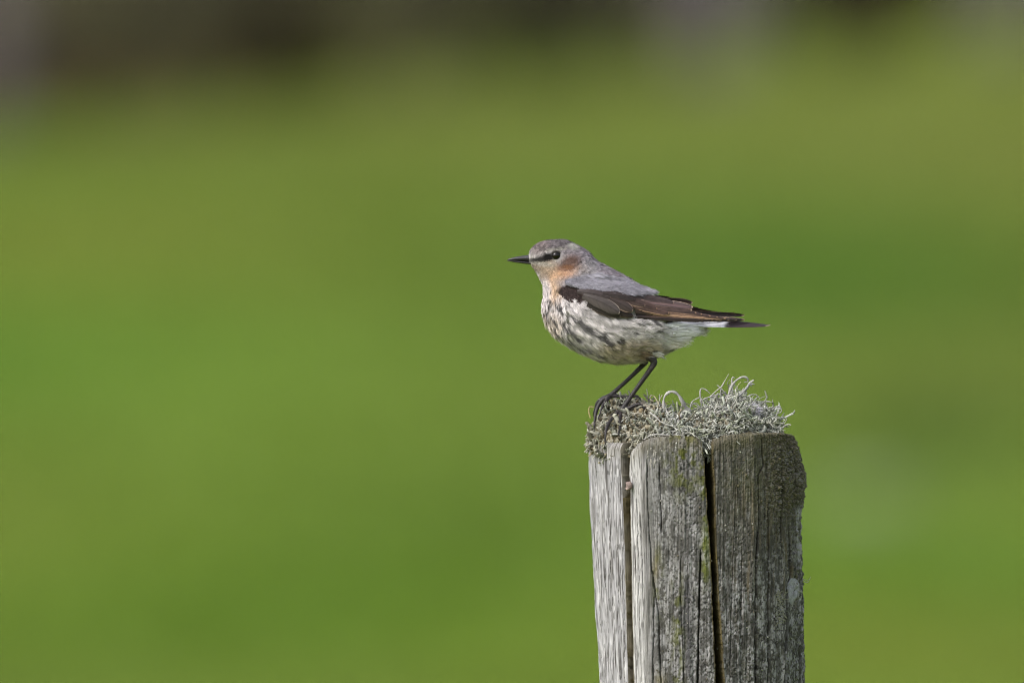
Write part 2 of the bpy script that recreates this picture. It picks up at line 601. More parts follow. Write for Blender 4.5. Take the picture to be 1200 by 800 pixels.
# the two deep shakes
crack([(505, 731), (560, 732), (600, 733.5), (700, 736), (800, 739), (1100, 745)], 4, 46, jag=0.4, seed=1, p=0.45,
      ws=[(500, 5.2), (560, 4.6), (620, 3.6), (700, 3.0), (800, 3.2), (2000, 2.0)])
crack([(505, 827), (530, 829), (560, 830), (600, 832), (640, 834), (700, 837), (760, 840), (800, 842), (1100, 848)], 4, 60, jag=0.5, seed=2, p=0.4,
      ws=[(500, 5.5), (530, 4.6), (580, 4.6), (610, 4.2), (640, 3.0), (700, 3.4), (800, 4.6), (2000, 2.5)])
# the finer ones
crack([(540, 757), (600, 758.5), (660, 761), (720, 770), (800, 773)], 0.9, 7, y0=528, seed=3)
crack([(540, 771), (620, 773.5), (800, 784)], 0.8, 5, y0=532, y1=640, seed=4)
crack([(620, 820), (700, 818), (800, 816)], 1.1, 9, y0=640, seed=5)
crack([(500, 891), (545, 893), (556, 887.5), (600, 888), (660, 884), (800, 884)], 1.0, 9, seed=6)
crack([(500, 914), (560, 914.5), (600, 915), (620, 916)], 1.1, 9, y1=640, seed=7, jag=1.2)
crack([(600, 899), (640, 900), (700, 898.5), (800, 898)], 0.9, 8, y0=585, seed=8)
crack([(620, 925), (670, 925.5), (700, 922), (800, 918)], 1.1, 9, y0=610, seed=9)
crack([(640, 868), (800, 866)], 0.6, 4, y0=630, seed=10)
crack([(750, 936), (800, 936)], 1.1, 8, y0=745, seed=11)
crack([(540, 862), (700, 856), (800, 853)], 0.45, 2.5, y0=560, seed=12)
crack([(690, 765), (800, 764)], 0.8, 5, y0=690, seed=13)
crack([(700, 796), (800, 800)], 0.5, 3, y0=640, seed=14)
for k_, xx in enumerate((697, 704, 712, 719, 724, 743, 747)):
    crack([(530, xx), (800, xx + 8)], 0.42, 2.6, y0=540 + 30 * (k_ % 4), y1=820 - 25 * (k_ % 3), jag=1.2, seed=20 + k_)

# bright ridge of the middle stave (x about 750): the facet left of it faces the light
ridge_x = np.interp(rows_py, [505, 620, 700, 800], [748, 750, 752, 755])[:, None]
d_r = Xp - ridge_x

# knobbly crust on the right stave's shoulder
vor = vnoise(Xp / 3.4, PY / 3.4, SY / 3.4, 40)
vor2 = vnoise(Xp / 2.1, PY / 2.1, SY / 2.1, 41)
kn = sstep(860, 915, Xp) * (1 - sstep(560, 640, PY + 50 * (fbm(Xp / 12, PY / 16, 0, 97, 3) - 0.5))) * (SY < 40)
kn = np.maximum(kn, 0.35 * sstep(835, 860, Xp) * (1 - sstep(570, 640, PY)) * (SY < 40))
wa1, wa2 = worley(s_par[None] / 5.2 + 0.3 * vnoise(PY / 5, SX / 5, 0, 3), PY / 5.0, 4)
wb1, wb2 = worley(s_par[None] / 2.8, PY / 2.8, 5)
cella = sstep(0.02, 0.28, wa2 - wa1); cellb = sstep(0.02, 0.3, wb2 - wb1)
big = sstep(880, 925, Xp)
disp += -kn * (2.6 * cella * big + 1.3 * cellb - 1.6 + (vor - 0.5) * 4.0 * big)
# swelling of the shoulder (outline bulges at py 553-585)
bul = np.interp(rows_py, [505, 515, 530, 545, 556, 568, 580, 592, 620, 645, 700], [12, 8.0, 4.5, 1.8, -1.6, -2.0, -0.8, 1.4, 2.4, 1.0, 0])[:, None]
disp += bul * sstep(900, 935, Xp) * (SY < 60)
disp += (fbm(s_par[None] / 8, PY / 6, 0, 88, 3) - 0.5) * 5.0 * sstep(912, 938, Xp) * (SY < 60)
# lichen grain on middle and right staves: small pits and granules
pit = vnoise(Xp / 1.7, PY / 2.3, SY / 1.7, 44)
disp += 0.8 * sstep(0.62, 0.8, pit) * sstep(755, 800, Xp)
# green ledge on the middle stave's right edge
led = np.exp(-((Xp - 826) / 5.0) ** 2) * sstep(600, 620, PY) * (1 - sstep(655, 690, PY))
disp += -2.0 * led

cm = crackmask * bigmask
for _ in range(3):
    cm = np.maximum(cm, np.maximum(np.roll(cm, 1, 1), np.roll(cm, -1, 1)) * 0.97)
crackmask = np.maximum(cm, crackmask * 0.0)
fine = np.clip(finemask, 0, 1)
XX = XX + IX * disp
YY = YY + IY * disp

# top outline of each stave
top_py = np.interp(side_x, [685, 690, 700, 728, 732, 737, 745, 760, 790, 815, 826, 830, 836, 850, 890, 925, 935, 945],
                   [524, 520, 518, 519, 530, 528, 519, 512, 509, 511, 522, 530, 514, 509, 506, 506, 508, 511])
top_py = np.where(sy > 20, 512 + 4 * vnoise(side_x / 12, 0 * side_x, 0, 9), top_py)
ZZp = np.maximum(PY, 0) + 0 * XX
lift = np.clip(1 - (PY - 505) / 60, 0, 1)
ZZp = PY + (top_py[None] - 505) * lift ** 1.0
# round the shoulder: pull in near the top edge
edge = np.clip(1 - (ZZp - top_py[None]) / np.where(Xp > 880, 2.5, 9.0), 0, 1)
XX = XX + IX * 4 * edge ** 2
YY = YY + IY * 4 * edge ** 2
V = W(XX, ZZp, YY)

# ---- colour of the wood
n1 = fbm(Xp / 14, PY / 60, SY / 14, 60, 4)
n2 = fbm(Xp / 5, PY / 8, SY / 5, 61, 4)
n3 = fbm(Xp / 2.2, PY / 2.8, SY / 2.2, 62, 3)
silver = lin((186, 184, 188)); grey = lin((122, 120, 117)); brown = lin((104, 101, 94)); dark = lin((58, 55, 50))
olive = lin((92, 96, 40)); pale = lin((168, 166, 168)); buff = lin((138, 118, 78)); warm = lin((108, 102, 86))


def mixc(c, new, k):
    k = np.clip(k, 0, 1)[..., None]
    return c * (1 - k) + np.asarray(new) * k


c = np.ones((NR, NCOL, 3)) * silver
c = mixc(c, lin((206, 204, 204)), sstep(736, 740, Xp) * (1 - sstep(0, 4, Xp - ridge_x)))  # facet left of the ridge painted paler, as lit from the left
c = mixc(c, grey, sstep(-1, 3, Xp - ridge_x) * (0.55 + 0.45 * sstep(0.3, 0.7, n1)))  # step from lit to shaded at the ridge painted in, with greyer wood
c = mixc(c, brown, sstep(828, 838, Xp) * 0.95)
# silver breaks into brown fibres
c = mixc(c, lin((112, 108, 106)), sstep(0.56, 0.74, fib) * 0.75 * (1 - sstep(745, 760, Xp)))
c = mixc(c, lin((222, 220, 222)), sstep(0.60, 0.72, fib2) * 0.5 * (1 - sstep(745, 760, Xp)))
c = mixc(c, dark, sstep(0.66, 0.74, vnoise(Xp / 1.5, PY / 9, SY / 1.5, 63)) * 0.55 * (1 - sstep(750, 760, Xp)))
fib3 = vnoise(Xp / 0.95, PY / 48, SY / 1.2, 71) * 0.7 + vnoise(Xp / 2.3, PY / 70, SY / 2.3, 72) * 0.3
c = mixc(c, lin((74, 70, 68)), sstep(0.60, 0.76, fib3) * 0.85 * (1 - 0.5 * sstep(750, 765, Xp)))
disp_f = sstep(0.62, 0.8, fib3)
# pale crust patches low on the middle and right staves
pm = sstep(0.46, 0.66, n2 + 0.20 * sstep(600, 720, PY) - 0.10 + 0.10 * (n1 - 0.5))
c = mixc(c, pale, pm * sstep(752, 770, Xp) * np.where(Xp > 828, 0.38 + 0.47 * sstep(620, 700, PY), 0.55))
c = mixc(c, dark, sstep(0.52, 0.62, n3) * sstep(752, 775, Xp) * (0.62 + 0.2 * sstep(640, 700, PY)))
c = mixc(c, lin((30, 30, 28)), sstep(0.66, 0.72, vnoise(Xp / 1.9, PY / 2.4, SY / 1.9, 68)) * sstep(756, 790, Xp) * 0.8 * sstep(0.4, 0.6, fbm(Xp / 12, PY / 20, 0, 69, 2)))
c = mixc(c, lin((200, 200, 200)), sstep(0.70, 0.78, vnoise(Xp / 1.6, PY / 1.9, SY / 1.6, 67)) * sstep(756, 775, Xp) * 0.28)
c = mixc(c, lin((70, 68, 64)), 0.7 * sstep(0.50, 0.60, fbm(Xp / 6, PY / 15, SY / 6, 73, 4)) * sstep(754, 768, Xp))
# dark streak left of the big shake, low down
ds = np.exp(-((Xp - np.interp(rows_py, [600, 700, 800], [806, 803, 806])[:, None]) / 5.5) ** 2) * sstep(640, 680, PY)
c = mixc(c, lin((72, 70, 74)), ds * 0.75 * sstep(0.35, 0.55, n1 + 0.1))
# algae
alg = np.exp(-((Xp - 800) / 20) ** 2) * (1 - sstep(545, 600, PY)) + 0.9 * np.exp(-((Xp - 824) / 5) ** 2) * (1 - sstep(665, 700, PY))
alg = alg + 0.75 * np.exp(-((Xp - 793) / 7) ** 2) * sstep(650, 690, PY) + 0.6 * np.exp(-((Xp - 770) / 6) ** 2) * sstep(620, 660, PY) * (1 - sstep(700, 740, PY))
alg = alg + 0.35 * sstep(840, 870, Xp) * (1 - sstep(560, 620, PY))
c = mixc(c, olive, alg * sstep(0.42, 0.62, fbm(Xp / 7, PY / 11, SY / 7, 66, 3)) * 1.0)
c = mixc(c, lin((92, 102, 36)), led * 0.6)
c = mixc(c, lin((118, 106, 48)), 0.5 * np.exp(-((Xp - 767) / 4) ** 2 - ((PY - 662) / 16) ** 2) + 0.6 * np.exp(-((Xp - 772) / 6) ** 2 - ((PY - 795) / 10) ** 2))
# tan streaks on the right stave
tan = sstep(0.5, 0.68, fbm(Xp / 5, PY / 45, SY / 5, 64, 3)) * sstep(850, 870, Xp) * (1 - sstep(930, 936, Xp)) * sstep(545, 575, PY) * (1 - sstep(680, 720, PY))
c = mixc(c, lin((128, 114, 88)), tan * 0.5)
c = mixc(c, warm, kn * 0.6)
c = mixc(c, lin((44, 40, 32)), kn * (1 - np.minimum(cella * big + 1 - big, cellb)) * 0.6)
c = mixc(c, lin((132, 126, 104)), kn * sstep(0.45, 0.75, vor2) * 0.8)
c = mixc(c, lin((150, 148, 142)), kn * sstep(0.60, 0.75, vnoise(Xp / 3, PY / 3, SY / 3, 98)) * 0.6)
# grey crust along the right edge, py 590-650
c = mixc(c, pale, sstep(928, 936, Xp) * sstep(585, 600, PY) * (1 - sstep(655, 670, PY)) * 0.9 * sstep(0.42, 0.58, fbm(s_par[None] / 7, PY / 10, 0, 74, 3)) * (s_par[None] < f_end * 0.97))
# inside the shakes: dull olive brown wood
c = mixc(c, lin((96, 84, 46)) * (0.5 + 0.8 * fib2[..., None]), crackmask * 0.95)
c = mixc(c, lin((58, 52, 40)), fine * 0.85)
# upper rim of the staves is browner
c = mixc(c, lin((104, 98, 72)), (1 - sstep(8, 24, ZZp - top_py[None])) * 0.45)
c = c * (0.66 + 0.68 * fib2)[..., None] ** 1.3
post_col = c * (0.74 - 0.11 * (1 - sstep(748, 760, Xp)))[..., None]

# cap of the post: rings running in to the axis
ncap = 14
last = V[0]
cx_m = W(CX, 512, 0)
capV, capC = [], []
for i in range(1, ncap + 1):
    f = 1 - i / ncap
    ring = cx_m + (last - cx_m) * np.array([f, f, 1.0])
    dz = (fbm(ring[:, 0] / (6 * S), ring[:, 1] / (6 * S), 0, 80, 3) - 0.5) * 7 * S
    ring[:, 2] = last[:, 2] * f + (ZC - 110 * S) * (1 - f) + dz
    capV.append(ring)
    capC.append(np.ones((NCOL, 3)) * lin((92, 84, 66)) * 0.8)
allV = np.concatenate([np.concatenate(capV[::-1]), V.reshape(-1, 3)])
allC = np.concatenate([np.concatenate(capC[::-1]), post_col.reshape(-1, 3)])
pf = grid_faces(ncap + NR, NCOL, True)[:, ::-1]
post = empty('fence_post', tuple(W(CX, 400 + ZC / S)))
tag(post, 'weathered grey wooden post split by deep vertical cracks, lichen on its top', 'post')
tm = make_mesh('timber', allV - np.array(post.location), pf, allC, [M_WOOD])
obj('timber', tm, post)


def surf_y(px, py):
    """front depth (px units) of the post at a photo point"""
    i = np.argmin(np.abs(rows_py - py))
    m_ = sy < 20
    j = np.argmin(np.where(m_, np.abs(XX[i] - px), 1e9))
    return YY[i, j] if abs(XX[i, j] - px) < 2.5 else 15.0


def disc_patch(name, pts, thick, col, seed, lab=None):
    """thin crust patch following the post, outlined by pts (photo px)"""
    p = poly_curve(list(pts) + [pts[0]], 49)[:-1]
    cen = p.mean(0)
    V_, C_ = [], []
    K = 9
    for k in range(K + 1):
        f = k / K
        q = cen + (p - cen) * f
        yy = np.array([surf_y(*w_) for w_ in q])
        if k in (0,):
            yy[:] = yy.mean()
        bumpy = (fbm(q[:, 0] / 2.0, q[:, 1] / 2.0, 0, seed, 3)) * thick
        V_.append(W(q[:, 0], q[:, 1], yy - (bumpy + thick * 0.6) * (1 if k < K else 0.0)))
        n_ = fbm(q[:, 0] / 1.4, q[:, 1] / 1.4, 0, seed + 3, 3)[:, None]
        C_.append(lin(col) * (0.62 + 0.6 * n_))
    o = obj(name, make_mesh(name, np.concatenate(V_) - np.array(post.location), grid_faces(K + 1, 48, True), np.concatenate(C_), [M_CRUST]), post)
    if lab: o['label'] = lab
    return o


disc_patch('lichen_patch', [(926, 676), (932, 677), (936, 684), (935, 694), (930, 703), (925, 706), (922, 696), (921, 684)], 1.2, (150, 150, 154), 3,
           'smooth pale oval lichen patch low on the right stave')

# small snail-like knob at the left shake and a few nubs
def blob(acc, cx, cy, yy, r, col, seed, sq=(1, 1, 1)):
    n, m_ = 10, 12
    th = np.linspace(0, np.pi, n)[:, None]; ph = np.linspace(0, 2 * np.pi, m_, endpoint=False)[None]
    x, y, z = np.sin(th) * np.cos(ph), np.sin(th) * np.sin(ph), np.cos(th) + 0 * ph
    k = 1 + 1.3 * (fbm(x * 1.8 + seed, y * 1.8, z * 1.8, seed, 2) - 0.5)
    v = W(cx + x * r * sq[0] * k, cy - z * r * sq[1] * k, yy + y * r * sq[2] * k).reshape(-1, 3)
    cc = lin(col) * (0.7 + 0.6 * fbm(v[:, 0] / S / 1.5, v[:, 1] / S / 1.5, v[:, 2] / S / 1.5, seed, 2))[:, None]
    acc.add(v, grid_faces(n, m_, True), cc)


ac = Acc()
sy0 = surf_y(741, 570)
blob(ac, 736, 567, sy0 - 2, 3.6, (138, 122, 118), 5, (0.9, 1.3, 0.9))
blob(ac, 734.5, 571, sy0 - 3, 2.4, (160, 142, 136), 6, (1, 0.9, 0.9))
o = obj('gall', ac.mesh('gall', [M_CRUST]))
tag(o, 'tiny pinkish knob on the edge of the left crack', 'knob')

ac = Acc()
for k in range(46):     # broken grain nubs under the rim of the middle stave
    px = RNG.uniform(757, 775); py = RNG.uniform(524, 545)
    blob(ac, px, py, surf_y(px, py) + 0.6, RNG.uniform(0.7, 1.6), (150, 146, 140), k, (0.7, RNG.uniform(1, 3), 0.7))
for k in range(60):    # crusty granules along the right shoulder, mid-post and edges
    px = RNG.uniform(858, 932); py = RNG.uniform(522, 592)
    if px < 905 and RNG.random() < 0.6: continue
    blob(ac, px, py, surf_y(px, py) + 0.4, RNG.uniform(0.8, 2.0), [(104, 98, 80), (84, 82, 70), (108, 102, 84)][RNG.integers(3)], k)
for k in range(90):
    px = RNG.uniform(757, 936); py = RNG.uniform(560, 800)
    blob(ac, px, py, surf_y(px, py) + 0.2, RNG.uniform(0.5, 1.2), [(150, 148, 140), (98, 92, 80)][RNG.integers(2)], k)
gr = obj('crust_granules', Acc.mesh(ac, 'crust_granules', [M_CRUST]), post)
gr.location = -np.array(post.location)
gr['kind'] = 'stuff'

# ------------------------------------------------------------------ the lichen on top
TOPX = np.array([686, 692, 697, 703, 712, 722, 735, 750, 765, 780, 795, 806, 816, 825, 836, 848, 860, 872, 884, 896, 908, 916, 920])
TOPY = np.array([526, 515, 503, 489, 477, 471, 470, 473, 478, 484, 490, 492, 489, 481, 474, 469, 466, 470, 478, 484, 493, 502, 510])
BOTX = np.array([686, 700, 715, 730, 745, 760, 780, 800, 815, 830, 845, 860, 880, 900, 920])
BOTY = np.array([528, 530, 534, 533, 524, 514, 511, 512, 519, 532, 524, 516, 511, 508, 510])


def mound_depth(px):
    """half extent front to back of the mound at photo x"""
    return np.sqrt(np.clip(1 - ((px - 804) / 124.0) ** 2, 0.02, 1)) * 112


def mound_point(px, a_):
    """a_: -90 front bottom .. 0 top .. 90 back, degrees; returns pos (px,py,y) and outward normal"""
    ar = np.radians(a_)
    top = np.interp(px, TOPX, TOPY)
    bot = np.interp(px, BOTX, BOTY) + (vnoise(px / 6.0, ar * 0, 0, 95) - 0.5) * 9 + (vnoise(px / 2.0, ar * 0, 0, 96) - 0.5) * 4
    dep = mound_depth(px)
    n_ = (fbm(px / 9.0, ar * 4, 0, 90, 3) - 0.5) * 17
    h = bot - top
    lf = 1 - sstep(752, 790, px)
    py = bot - h * np.clip(np.cos(ar), 0, 1) ** (0.85 + 0.75 * lf) + n_ * 0.5 * (1 - 0.6 * lf)
    y = np.sin(ar) * (dep + n_ * 0.6) + 24 * lf
    return px, py, y, n_


lich = empty('bushy_lichen', tuple(W(812, 515)))
tag(lich, 'pale grey-green bushy lichen, tangled and curly, capping the post top', 'lichen')
LO = np.array(lich.location)
npx, na = 300, 150
PX_, A_ = np.meshgrid(np.linspace(688, 918, npx), np.linspace(-92, 92, na))
mx_, my_, myy, _ = mound_point(PX_, A_)
bm0 = fbm(mx_ / 4.0, my_ / 4.0, myy / 4.0, 91, 3)
bum = (bm0 - 0.5) * 12 - 1.0
my2 = my_ - bum * np.cos(np.radians(A_)) + 2
myy2 = myy + bum * np.sin(np.radians(A_))
mc = lin((112, 104, 84)) * (0.35 + 0.95 * fbm(mx_ / 3, my_ / 3, myy / 3, 92, 3))[..., None]
mc = mixc(mc, lin((172, 168, 152)) * 0.8, sstep(0.48, 0.6, bm0) * 0.85)
core = obj('lichen_base', make_mesh('lichen_base', W(mx_, my2, myy2).reshape(-1, 3) - LO, grid_faces(na, npx), mc.reshape(-1, 3), [M_CRUST]), lich)


FEET = [(729, 481, -14), (722, 486, -22), (716, 492, -34), (711, 500, -46), (709, 508, -56), (709, 515, -58), (738, 477, -14), (746, 474, -16), (753, 477, -18),
        (715, 465, 12), (706, 470, 10), (700, 479, 6), (697, 490, 0), (697, 498, -3), (709, 474, 0), (704, 484, -10)]


def thallus(n, px_rng, a_rng, Ls, rad, curl, seed, cols, steps=11, up=0.12, flat=0.42, droop=0.0, spread=1.15, forks=1.1):
    """n curling strands rooted on the mound -> verts, faces, colours"""
    r = np.random.default_rng(seed)
    px = r.uniform(px_rng[0], px_rng[1], n)
    a_ = r.uniform(a_rng[0], a_rng[1], n)
    x, y_, yy, _ = mound_point(px, a_)
    fd = np.min([np.sqrt((x - q[0]) ** 2 + (y_ - q[1]) ** 2 + (0.6 * (yy - q[2])) ** 2) for q in FEET], axis=0)
    kp = fd > 6.5
    px, a_, x, y_, yy = px[kp], a_[kp], x[kp], y_[kp], yy[kp]
    n = len(px)
    root = W(x, y_ + 1.0 - r.uniform(0, 2.5, n), yy)
    ar = np.radians(a_)
    nx = (px - 804) / 124.0
    N_ = np.stack([nx * 0.25 + r.normal(0, spread, n), np.sin(ar) * 0.7 + r.normal(0, 0.45, n), np.cos(ar) * 0.45 + up + r.normal(0, 0.6, n)], -1)
    N_ /= np.linalg.norm(N_, axis=1, keepdims=True)
    L_ = r.uniform(Ls[0], Ls[1], n) * (r.uniform(0.5, 1, n) ** 0.7)
    d = N_.copy()
    ax = r.normal(size=(n, 3)); ax /= np.linalg.norm(ax, axis=1, keepdims=True)
    k = r.normal(0, curl, n)
    P = np.zeros((n, steps, 3)); P[:, 0] = root
    for i in range(1, steps):
        th = k * (0.6 + 0.8 * i / steps) + r.normal(0, 0.16, n)
        ax = ax + r.normal(0, 0.22, (n, 3)); ax /= np.linalg.norm(ax, axis=1, keepdims=True)
        d = d * np.cos(th)[:, None] + np.cross(ax, d) * np.sin(th)[:, None]
        d[:, 2] -= droop
        d /= np.linalg.norm(d, axis=1, keepdims=True)
        P[:, i] = P[:, i - 1] + d * (L_ * S / (steps - 1))[:, None]
    tt_ = np.linspace(0, 1, steps)
    R = (r.uniform(rad[0], rad[1], n) * S)[:, None] * (1.05 - 0.25 * tt_ ** 1.5)[None] * (0.85 + 0.4 * r.random((n, steps)))
    R[:, -1] *= 0.5
    V_, F_ = tubes(P, R, 6, flat)
    cc = np.array([lin(q) for q in cols])[r.integers(0, len(cols), n)]
    cc = cc * r.uniform(0.65, 1.15, (n, 1))
    C_ = cc[:, None] * (0.36 + 0.70 * tt_ ** 0.8)[None, :, None]  # occlusion deep in the tangle painted in: strands darken towards the root
    C_ = np.repeat(C_[:, :, None], 6, 2).reshape(-1, 3)
    # side branches, forked tips
    who = r.integers(0, n, int(n * forks))
    nb_ = len(who)
    st = r.integers(int(steps * 0.35), steps - 1, nb_)
    b0_ = P[who, st]
    dd = P[who, st + 1 - (st == steps - 1)] - P[who, st - 1]
    dd /= np.linalg.norm(dd, axis=1, keepdims=True) + 1e-12
    dd = dd + r.normal(0, 0.55, (nb_, 3)); dd /= np.linalg.norm(dd, axis=1, keepdims=True)
    ax = r.normal(size=(nb_, 3)); ax /= np.linalg.norm(ax, axis=1, keepdims=True)
    kb = r.normal(0, curl * 2.2, nb_); Lb = L_[who] * r.uniform(0.18, 0.45, nb_)
    Q = np.zeros((nb_, 6, 3)); Q[:, 0] = b0_
    for i in range(1, 6):
        dd = dd * np.cos(kb)[:, None] + np.cross(ax, dd) * np.sin(kb)[:, None]
        dd /= np.linalg.norm(dd, axis=1, keepdims=True)
        Q[:, i] = Q[:, i - 1] + dd * (Lb * S / 5)[:, None]
    Rb = R[who, st][:, None] * np.array([0.85, 0.85, 0.8, 0.75, 0.65, 0.35])
    Vb, Fb = tubes(Q, Rb, 5, flat)
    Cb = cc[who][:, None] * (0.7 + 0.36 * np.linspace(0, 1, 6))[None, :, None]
    Cb = np.repeat(Cb[:, :, None], 5, 2).reshape(-1, 3)
    return np.concatenate([V_, Vb]), np.concatenate([F_, Fb + len(V_)]), np.concatenate([C_, Cb]), P


G1 = [(196, 198, 188), (184, 188, 174), (208, 208, 200), (172, 176, 154), (190, 190, 178)]
G2 = [(178, 178, 162), (164, 164, 148), (186, 184, 168), (142, 132, 110), (192, 190, 178), (160, 156, 138)]


def lich_part(name, sets, parent=lich, stuff=True):
    A = Acc()
    for s_ in sets:
        A.add(s_[0] - LO, s_[1], s_[2])
    o_ = obj(name, A.mesh(name, [M_LICHEN]), parent)
    if stuff: o_['kind'] = 'stuff'
    return o_


k8 = 0.9
sc8 = lambda s_: (s_[0], s_[1], s_[2] * k8)
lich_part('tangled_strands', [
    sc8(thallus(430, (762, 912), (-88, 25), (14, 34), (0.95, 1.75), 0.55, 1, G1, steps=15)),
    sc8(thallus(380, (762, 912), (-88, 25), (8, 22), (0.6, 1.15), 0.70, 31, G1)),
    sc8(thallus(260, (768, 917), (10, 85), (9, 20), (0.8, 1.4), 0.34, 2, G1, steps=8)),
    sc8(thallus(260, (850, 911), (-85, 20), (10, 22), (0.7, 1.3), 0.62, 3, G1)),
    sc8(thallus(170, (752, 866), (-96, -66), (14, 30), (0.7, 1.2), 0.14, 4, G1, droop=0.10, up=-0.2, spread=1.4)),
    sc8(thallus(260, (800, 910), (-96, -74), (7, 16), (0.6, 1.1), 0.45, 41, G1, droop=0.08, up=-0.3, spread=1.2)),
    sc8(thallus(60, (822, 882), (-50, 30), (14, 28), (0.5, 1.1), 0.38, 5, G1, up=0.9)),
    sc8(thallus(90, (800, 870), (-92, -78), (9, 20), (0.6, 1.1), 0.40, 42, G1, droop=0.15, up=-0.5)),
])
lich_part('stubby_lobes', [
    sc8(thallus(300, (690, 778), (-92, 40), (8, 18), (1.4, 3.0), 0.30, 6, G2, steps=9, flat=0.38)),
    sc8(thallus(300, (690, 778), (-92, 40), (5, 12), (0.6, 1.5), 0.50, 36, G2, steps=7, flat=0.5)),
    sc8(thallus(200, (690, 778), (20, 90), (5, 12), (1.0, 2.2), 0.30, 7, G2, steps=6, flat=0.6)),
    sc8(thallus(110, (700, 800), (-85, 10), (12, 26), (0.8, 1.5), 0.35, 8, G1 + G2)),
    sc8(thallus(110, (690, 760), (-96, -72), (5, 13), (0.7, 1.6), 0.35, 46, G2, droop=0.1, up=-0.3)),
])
# granules and crumbs filling the lichen
gA = Acc()
rr = np.random.default_rng(12)
for k in range(420):
    px = rr.uniform(689, 790) if rr.random() < 0.75 else rr.uniform(790, 915)
    x, y_, yy, _ = mound_point(np.array(px), np.array(rr.uniform(-92, 30)))
    blob(gA, float(x) + rr.normal() * 1.5, float(y_) + rr.normal() * 2 + 2, float(yy), rr.uniform(0.6, 1.6) * (2.2 if rr.random() < 0.06 else 1), (148, 140, 120) if rr.random() < 0.5 else (122, 110, 88), k, tuple(rr.uniform(0.5, 1.5, 3)))
go = obj('crumbs', gA.mesh('crumbs', [M_CRUST]), lich)
go.location = -LO
go['kind'] = 'stuff'


def frond(pts, r0, r1, col=(178, 176, 172), seed=0, flat=0.6, lumps=0.45, name='frond'):
    P = poly_curve(pts, 26)[None]
    n_ = P.shape[1]
    P3 = W(P[..., 0], P[..., 1], P[..., 2])
    t = np.linspace(0, 1, n_)
    R = 1.3 * (r0 * (1 - t) + r1 * t) * (1 + lumps * (vnoise(t * 12, seed + 0 * t, 0, seed) - 0.5) * 2)
    R[-1] *= 0.2
    V_, F_ = tubes(P3, R[None] * S, 8, flat, twist=np.array([[0.2, -1.0, 0.1]]))
    cc = lin(col) * (0.8 + 0.3 * vnoise(t * 9, 5 + 0 * t, 0, seed + 1))[:, None] * 0.85
    C_ = np.repeat(cc[:, None], 8, 1).reshape(-1, 3)
    return obj(name, make_mesh(name, V_ - LO, F_, C_, [M_LICHEN]), lich)


# the ring-shaped frond, the tall tuft and other single fronds that stand out
frond([(778, 482, -40), (777, 470, -40), (780, 462, -41), (787, 458.5, -42), (794, 462, -42), (799, 470, -42), (804, 478, -40), (810, 482, -38)], 1.6, 2.4, seed=1)
frond([(778, 474, -40), (782, 484, -44), (790, 492, -52), (800, 500, -60)], 1.6, 1.2, seed=2)
frond([(804, 480, -40), (799, 484, -46), (795, 492, -54), (793, 500, -60)], 2.0, 1.2, seed=3)
frond([(808, 478, -38), (811, 470, -38), (816, 467, -37), (820, 465, -36)], 1.2, 0.8, seed=4)
frond([(770, 480, -36), (772, 470, -36), (776, 462, -36)], 0.9, 0.7, (190, 182, 160), seed=5)
frond([(771, 472, -36), (766, 464, -35), (762, 464, -35), (762, 468, -35), (766, 470, -36)], 0.8, 0.6, (190, 180, 158), seed=6)
frond([(822, 476, -30), (820, 462, -30), (821, 455.5, -30), (826, 456, -30), (832, 461, -30)], 1.0, 0.8, seed=7)
frond([(820, 470, -30), (828, 466, -30), (838, 463, -29), (848, 460, -28)], 1.3, 1.1, seed=8)
frond([(832, 464, -30), (840, 457, -30), (845, 453, -30), (849, 446, -30), (854, 437, -30)], 1.2, 0.5, (192, 190, 182), seed=9)
frond([(844, 454, -30), (844, 462, -30), (846, 470, -30)], 0.7, 0.5, seed=10)
frond([(850, 474, -34), (853, 463, -35), (857, 452, -35), (863, 445, -34), (870, 441.5, -33), (875, 443, -32), (876, 447, -32), (871, 447.5, -32)], 2.0, 1.0, seed=11)
frond([(858, 452, -34), (857, 446, -34), (858, 442, -34), (861, 443, -34)], 1.5, 0.7, seed=12)
frond([(855, 470, -38), (860, 466, -39), (867, 462, -40), (874, 455, -40), (878, 450, -40), (884, 450, -40)], 2.9, 1.0, (164, 164, 164), seed=13, flat=0.5)
frond([(874, 455, -40), (878, 449, -40), (880, 452.5, -40)], 1.8, 0.7, (164, 164, 164), seed=14)
frond([(862, 458, -34), (864, 452, -34), (868, 447, -33)], 1.3, 0.7, (186, 190, 140), seed=15)
frond([(864, 470, -44), (872, 467, -44), (878, 463, -43), (885, 462, -42), (888, 466, -42)], 1.1, 0.6, seed=16)
frond([(836, 500, -86), (836, 486, -82), (837, 479, -80), (843, 475, -80), (847, 477, -80)], 1.1, 0.9, seed=17)
frond([(838, 484, -80), (843, 481, -82), (852, 480, -83), (860, 484, -84)], 1.4, 0.9, seed=18)
frond([(905, 480, -30), (909, 476, -31), (914, 477, -31), (915, 482, -31), (911, 484, -31)], 0.9, 0.7, seed=19)
frond([(910, 492, -32), (917, 488, -32), (921, 491, -32), (918, 496, -32), (912, 496, -32)], 0.8, 0.6, seed=20)
frond([(796, 508, -112), (806, 507, -116), (815, 511, -118), (821, 519, -119), (822, 526, -119)], 1.0, 0.8, (190, 190, 180), seed=21)
frond([(754, 514, -106), (760, 510, -110), (770, 508, -113), (784, 509, -114), (796, 507, -114)], 1.2, 1.0, seed=22)
frond([(762, 484, -70), (770, 490, -82), (776, 498, -92), (781, 505, -100)], 1.6, 1.2, seed=23)
frond([(692, 490, -8), (690, 482, -8), (691, 476.5, -8), (696, 477, -8)], 1.0, 0.8, (176, 160, 120), seed=24)
